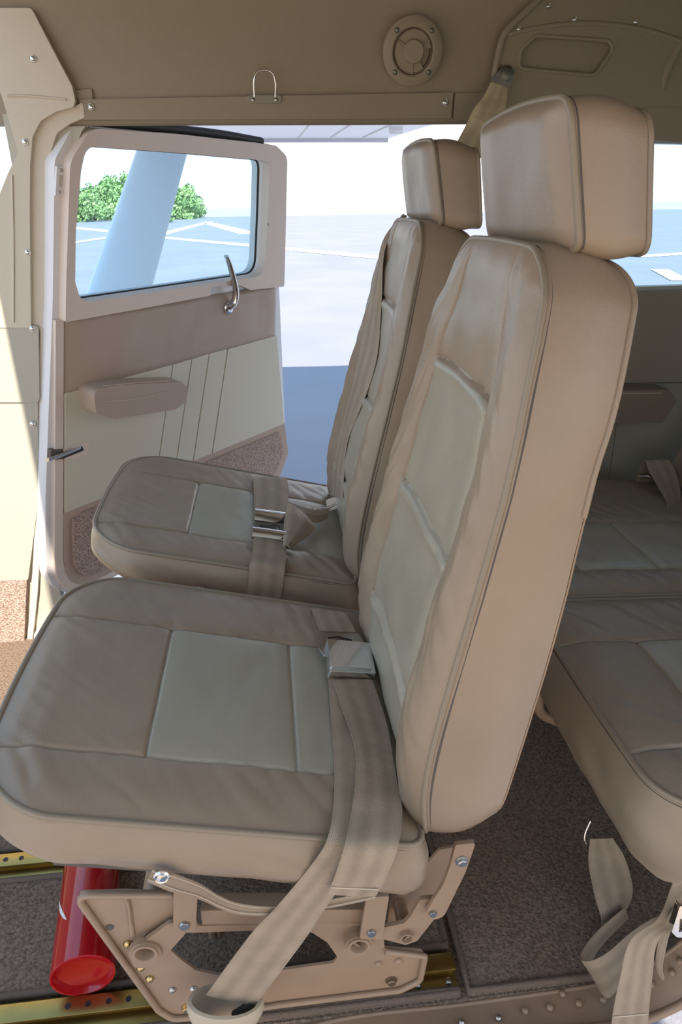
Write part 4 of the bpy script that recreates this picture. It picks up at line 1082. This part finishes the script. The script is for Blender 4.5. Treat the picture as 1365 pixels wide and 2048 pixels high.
# shoulder harness: ceiling bracket, strap down behind the headrest, along the backrest to the connector
sh = thing('shoulder_harness', at(1010, 150, Y=YR), 'shoulder harness strap hung from the rear ceiling bracket down the far seatback', 'seat belt')
bc0 = at(1012, 150, Y=YR - .010)
lathe('bracket_bolt', [(.017, -.008), (.017, .004), (.0125, .006), (.0125, .012), (.009, .014), (.003, .0145)], bc0, (0, -1, 0), mat('old_steel', (.20, .20, .17), .45, .9), sh, 20)
bkF = Frame((0, YR - .012, 0), (1, 0, 0), (0, 0, 1))
def kx(pts): return [(lambda P: (P.x, P.z))(at(x, y, Y=YR - .014)) for x, y in pts]
plate('bracket', roundpoly(kx([(1004, 138), (1026, 136), (1030, 156), (1012, 184), (1000, 176), (983, 170), (982, 156)]), .004, 4), bkF, 0, .004, STEEL, sh, bev=.001)
Ls_ = [at(982, 165, Y=YR - .02), at(966, 195, Y=YR - .035), at(950, 215, Y=YR - .05), at(930, 255, Y=1.54), at(905, 305, Y=1.50), at(880, 380, Y=1.47)]
Rs_ = [at(1016, 178, Y=YR - .02), at(1014, 200, Y=YR - .035), at(1008, 225, Y=YR - .05), at(985, 275, Y=1.54), at(955, 330, Y=1.50), at(925, 400, Y=1.47)]
up_ = ribbon('upper_strap', Ls_, Rs_, web_mat('old_webbing', (.66, .56, .38)), sh, n=8, th=.0012, nc=6, bow=.002)
zz = []
for k in range(13):
    s = k / 12; A_, B_ = at(962 - 22 * s + 8, 206 + 30 * s, Y=YR - .054 - .012 * s), at(962 - 22 * s + 40, 216 + 32 * s, Y=YR - .054 - .012 * s); zz.append(A_ if k % 2 else B_)
tube('box_stitching', zz, .0007, THREAD, up_, segs=4)
seqL = [(806, 428, 1.47), (768, 478, 1.465), (752, 545, 1.455), (733, 640, 1.445), (712, 740, 1.43), (690, 830, 1.415), (670, 920, 1.405), (661, 990, 1.40)]
seqR = [(815, 432, 1.455), (772, 494, 1.445), (764, 600, 1.43), (757, 700, 1.42), (737, 778, 1.41), (697, 880, 1.395), (689, 950, 1.39), (686, 995, 1.385)]
from mathutils.bvhtree import BVHTree
bpy.context.view_layer.update()
bv_, bf_ = [], []
for c in children(seat2):
    if c.name.split('.')[0] == 'backrest':
        for o in [c] + children(c):
            k0 = len(bv_); Mx = o.matrix_world; bv_ += [Mx @ v.co for v in o.data.vertices]; bf_ += [tuple(k0 + i for i in p.vertices) for p in o.data.polygons]
bvh = BVHTree.FromPolygons(bv_, bf_)
def rest_on_back(seq, gap=.009):
    out = []
    for x, y, Y_ in seq:
        dr = ray(x, y).normalized(); h = bvh.ray_cast(CAM_O, dr)
        out.append((h[0] - dr * gap) if h[0] is not None and h[0].y > 1.2 else at(x, y, Y=1.425))
    return out
ribbon('chest_strap', rest_on_back(seqL), rest_on_back(seqR), WEB, sh, n=10, th=.0012, nc=6)
cF = Frame(at(670, 1008, Y=1.375), (1, 0, 0), (0, .35, .94))
plate('connector', roundpoly(cF.pxs([(652, 1000), (684, 990), (688, 1010), (655, 1024)]), .004, 4), cF, -.003, .003, STEEL, sh, bev=.001)
tube('connector_clip', [cF.P(*cF.px(x, y, .002), .004) for x, y in ((684, 1000), (660, 1014), (640, 1018), (626, 1016), (642, 1024), (664, 1020))], .0028, CHROME, sh, n=5, segs=8)
WBR = web_mat('web_brown', (.36, .27, .20))
Lk = [onf(577, 1004, .045), onf(569, 1040, .030), onf(566, 1093, .014)]
Rk = [onf(624, 1042, .040), onf(629, 1060, .022), onf(580, 1098, .012)]
ribbon('connector_strap', Lk, Rk, WBR, sh, n=8, th=.0014, nc=6, bow=.006)
Lk = [onf(658, 1016, .030), onf(622, 1018, .034), onf(578, 1004, .043)]
Rk = [onf(654, 1038, .020), onf(636, 1045, .026), onf(624, 1043, .038)]
ribbon('connector_strap', Lk, Rk, WBR, sh, n=8, th=.0014, nc=6, bow=.004)

# ------------------------------------------------------------------ rear bench
bench = thing('rear_bench', (.6, 1.0, 0), 'tan and cream leather rear bench behind the front seats', 'bench')
zr1 = lambda x: .432 - .05 * (x - .41)
RTAN = mat('rear_tan_leather', (.29, .228, .165), .42, bump=.2, bscale=900, kind='voronoi', bdist=.0006)
cushion(bench, .405, .98, .513, .952, zr1, lambda x: .135, .06, .600, .822, .535, .70, seed=5, bow=.006, mats=(RTAN, CREAM))
cushion(bench, .405, .98, .962, 1.50, zr1, lambda x: .150, .05, 1.045, 1.25, .545, .70, seed=9, bow=.006, mats=(RTAN, CREAM))
def slab(name, x, y0, y1, zb, zt, lean, th):
    bm = bmesh.new(); bmesh.ops.create_cube(bm, size=1)
    bmesh.ops.subdivide_edges(bm, edges=bm.edges[:], cuts=6, use_grid_fill=True)
    for v in bm.verts:
        a, b, c = v.co.x * 2, v.co.y * 2, v.co.z * 2
        a2, b2, c2 = a, b, c
        if a < 0: a2 = a * (1 + .25 * (1 - b ** 4) * (1 - c ** 4))
        v.co = V((x + th / 2 + a2 * th / 2 + lean * (c + 1) / 2, (y0 + y1) / 2 + b * (y1 - y0) / 2, (zb + zt) / 2 + c * (zt - zb) / 2))
    bmesh.ops.bevel(bm, geom=[e for e in bm.edges if e.calc_face_angle(0) > .8], offset=.012, segments=3, affect='EDGES')
    return from_bm(name, bm, RTAN, bench, 60)
slab('backrest', .95, .515, .952, .42, .93, .20, .09); slab('backrest', .95, .962, 1.49, .42, .93, .20, .09)
for y in (.80, 1.28):
    yy = y + .15
    tube('frame_leg', [(.460, yy, .285), (.452, yy, .235), (.458, yy, .195), (.49, yy, .170), (.54, yy, .150), (.60, yy, .08), (.62, yy, .014)], .010, PAINT, bench, n=6, segs=10)
    tube('frame_leg', [(.86, yy, .285), (.86, yy, .15), (.86, yy, .014)], .010, PAINT, bench, n=4, segs=10)
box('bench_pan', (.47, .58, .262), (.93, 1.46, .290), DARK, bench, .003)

# far rear belt: loop over the cushion
def onr(px, py, o=.004): return at(px, py, Z=.44 + o)
rb1 = thing('rear_lap_belt', onr(1320, 1010), 'tan lap belt looping over the far cushion of the rear bench', 'seat belt', 'rear lap belts')
Lb = [at(1268, 990, Y=1.49), at(1275, 950, Y=1.47), at(1288, 921, Y=1.45), at(1300, 945, Y=1.42), at(1318, 975, Y=1.38), at(1334, 1010, Y=1.33), at(1322, 1050, Y=1.24), at(1335, 1085, Y=1.17), at(1368, 1115, Y=1.10)]
Rb = [at(1310, 1000, Y=1.49), at(1320, 955, Y=1.47), at(1334, 919, Y=1.45), at(1352, 945, Y=1.42), at(1362, 985, Y=1.38), at(1358, 1015, Y=1.33), at(1338, 1040, Y=1.25), at(1362, 1072, Y=1.19), at(1392, 1095, Y=1.12)]
ribbon('strap', Lb, Rb, web_mat('web_rear', (.36, .29, .22)), rb1, n=8, th=.0012)
tube('adjuster', [at(1280, 953, Y=1.46), at(1298, 952, Y=1.44), at(1312, 960, Y=1.44)], .003, STEEL, rb1, segs=8)
# near rear belt: hangs in folds beside the bench and over the sill
rb2 = thing('rear_lap_belt', at(1260, 1980, Y=.56), 'tan lap belt hanging in folds over the near sill beside the rear bench', 'seat belt', 'rear lap belts')
def B_(pts): return [at(x, y, Y=Y_) for x, y, Y_ in pts]
Lb = B_([(1181, 1678, .735), (1178, 1720, .715), (1190, 1790, .68), (1204, 1850, .65), (1180, 1880, .625), (1162, 1912, .605), (1172, 1935, .590)])
Rb = B_([(1220, 1676, .735), (1248, 1712, .715), (1265, 1770, .68), (1258, 1810, .65), (1225, 1852, .625), (1196, 1886, .606), (1172, 1926, .592)])
Lb = B_([(1181, 1678, .735), (1178, 1725, .715), (1190, 1790, .68), (1204, 1852, .655), (1178, 1880, .628), (1161, 1912, .602), (1163, 1920, .590), (1205, 1918, .570), (1262, 1868, .552), (1330, 1830, .535), (1375, 1826, .525)])
Rb = B_([(1226, 1676, .735), (1250, 1715, .720), (1266, 1775, .70), (1250, 1815, .690), (1215, 1850, .672), (1185, 1885, .650), (1176, 1905, .630), (1218, 1992, .570), (1240, 1985, .552), (1290, 1930, .535), (1345, 1880, .525)])
Lb = B_([(1181, 1678, .735), (1178, 1725, .715), (1190, 1790, .68), (1206, 1852, .655), (1190, 1878, .640)])
Rb = B_([(1226, 1676, .735), (1250, 1715, .720), (1266, 1775, .70), (1258, 1812, .685), (1240, 1830, .672)])
ribbon('strap', Lb, Rb, WEB, rb2, n=8, th=.0012)
Lb = B_([(1250, 1815, .672), (1206, 1852, .645), (1175, 1886, .618), (1161, 1915, .590), (1180, 1922, .566), (1215, 1906, .556), (1262, 1866, .548), (1310, 1836, .540), (1352, 1828, .534)])
Rb = B_([(1262, 1850, .672), (1232, 1890, .650), (1205, 1930, .628), (1190, 1950, .606), (1205, 1990, .572), (1222, 1994, .556), (1250, 1960, .548), (1300, 1900, .540), (1345, 1856, .534)])
ribbon('strap', Lb, Rb, WEB, rb2, n=8, th=.0012)
Lb = B_([(1372, 1700, .545), (1345, 1770, .545), (1318, 1835, .530), (1262, 1880, .515), (1240, 1960, .508), (1226, 2030, .507), (1222, 2090, .507)])
Rb = B_([(1420, 1740, .545), (1400, 1800, .545), (1372, 1848, .530), (1318, 1880, .515), (1305, 1960, .508), (1298, 2030, .507), (1294, 2090, .507)])
hs_ = ribbon('strap', Lb, Rb, WEB, rb2, n=8, th=.0012)
tube('hem_stitching', B_([(1228, 2034, .505), (1294, 2028, .505)]), .0009, THREAD, hs_, segs=5)
Lb = B_([(1352, 1812, .532), (1330, 1845, .528), (1316, 1890, .524), (1312, 1935, .522), (1325, 1962, .522)])
Rb = B_([(1362, 1830, .530), (1342, 1862, .526), (1332, 1900, .522), (1326, 1935, .520), (1330, 1956, .520)])
ribbon('strap_end', Lb, Rb, WEB, rb2, n=6, th=.0016)
gF = Frame(at(1355, 1840, Y=.515), (1, 0, 0), (0, .2, 1))
plate('buckle', roundpoly(gF.pxs([(1356, 1806), (1385, 1806), (1385, 1870), (1350, 1868), (1340, 1858)]), .003, 4), gF, -.004, .005, CHROME, rb2, [roundpoly(gF.pxs([(1356, 1832), (1364, 1830), (1362, 1856), (1354, 1858)]), .001, 2)], bev=.0015)
tube('belt_hook', B_([(1182, 1642, .745), (1172, 1664, .74), (1170, 1682, .735), (1180, 1692, .733)]), .0016, CHROME, rb2, n=5, segs=8)
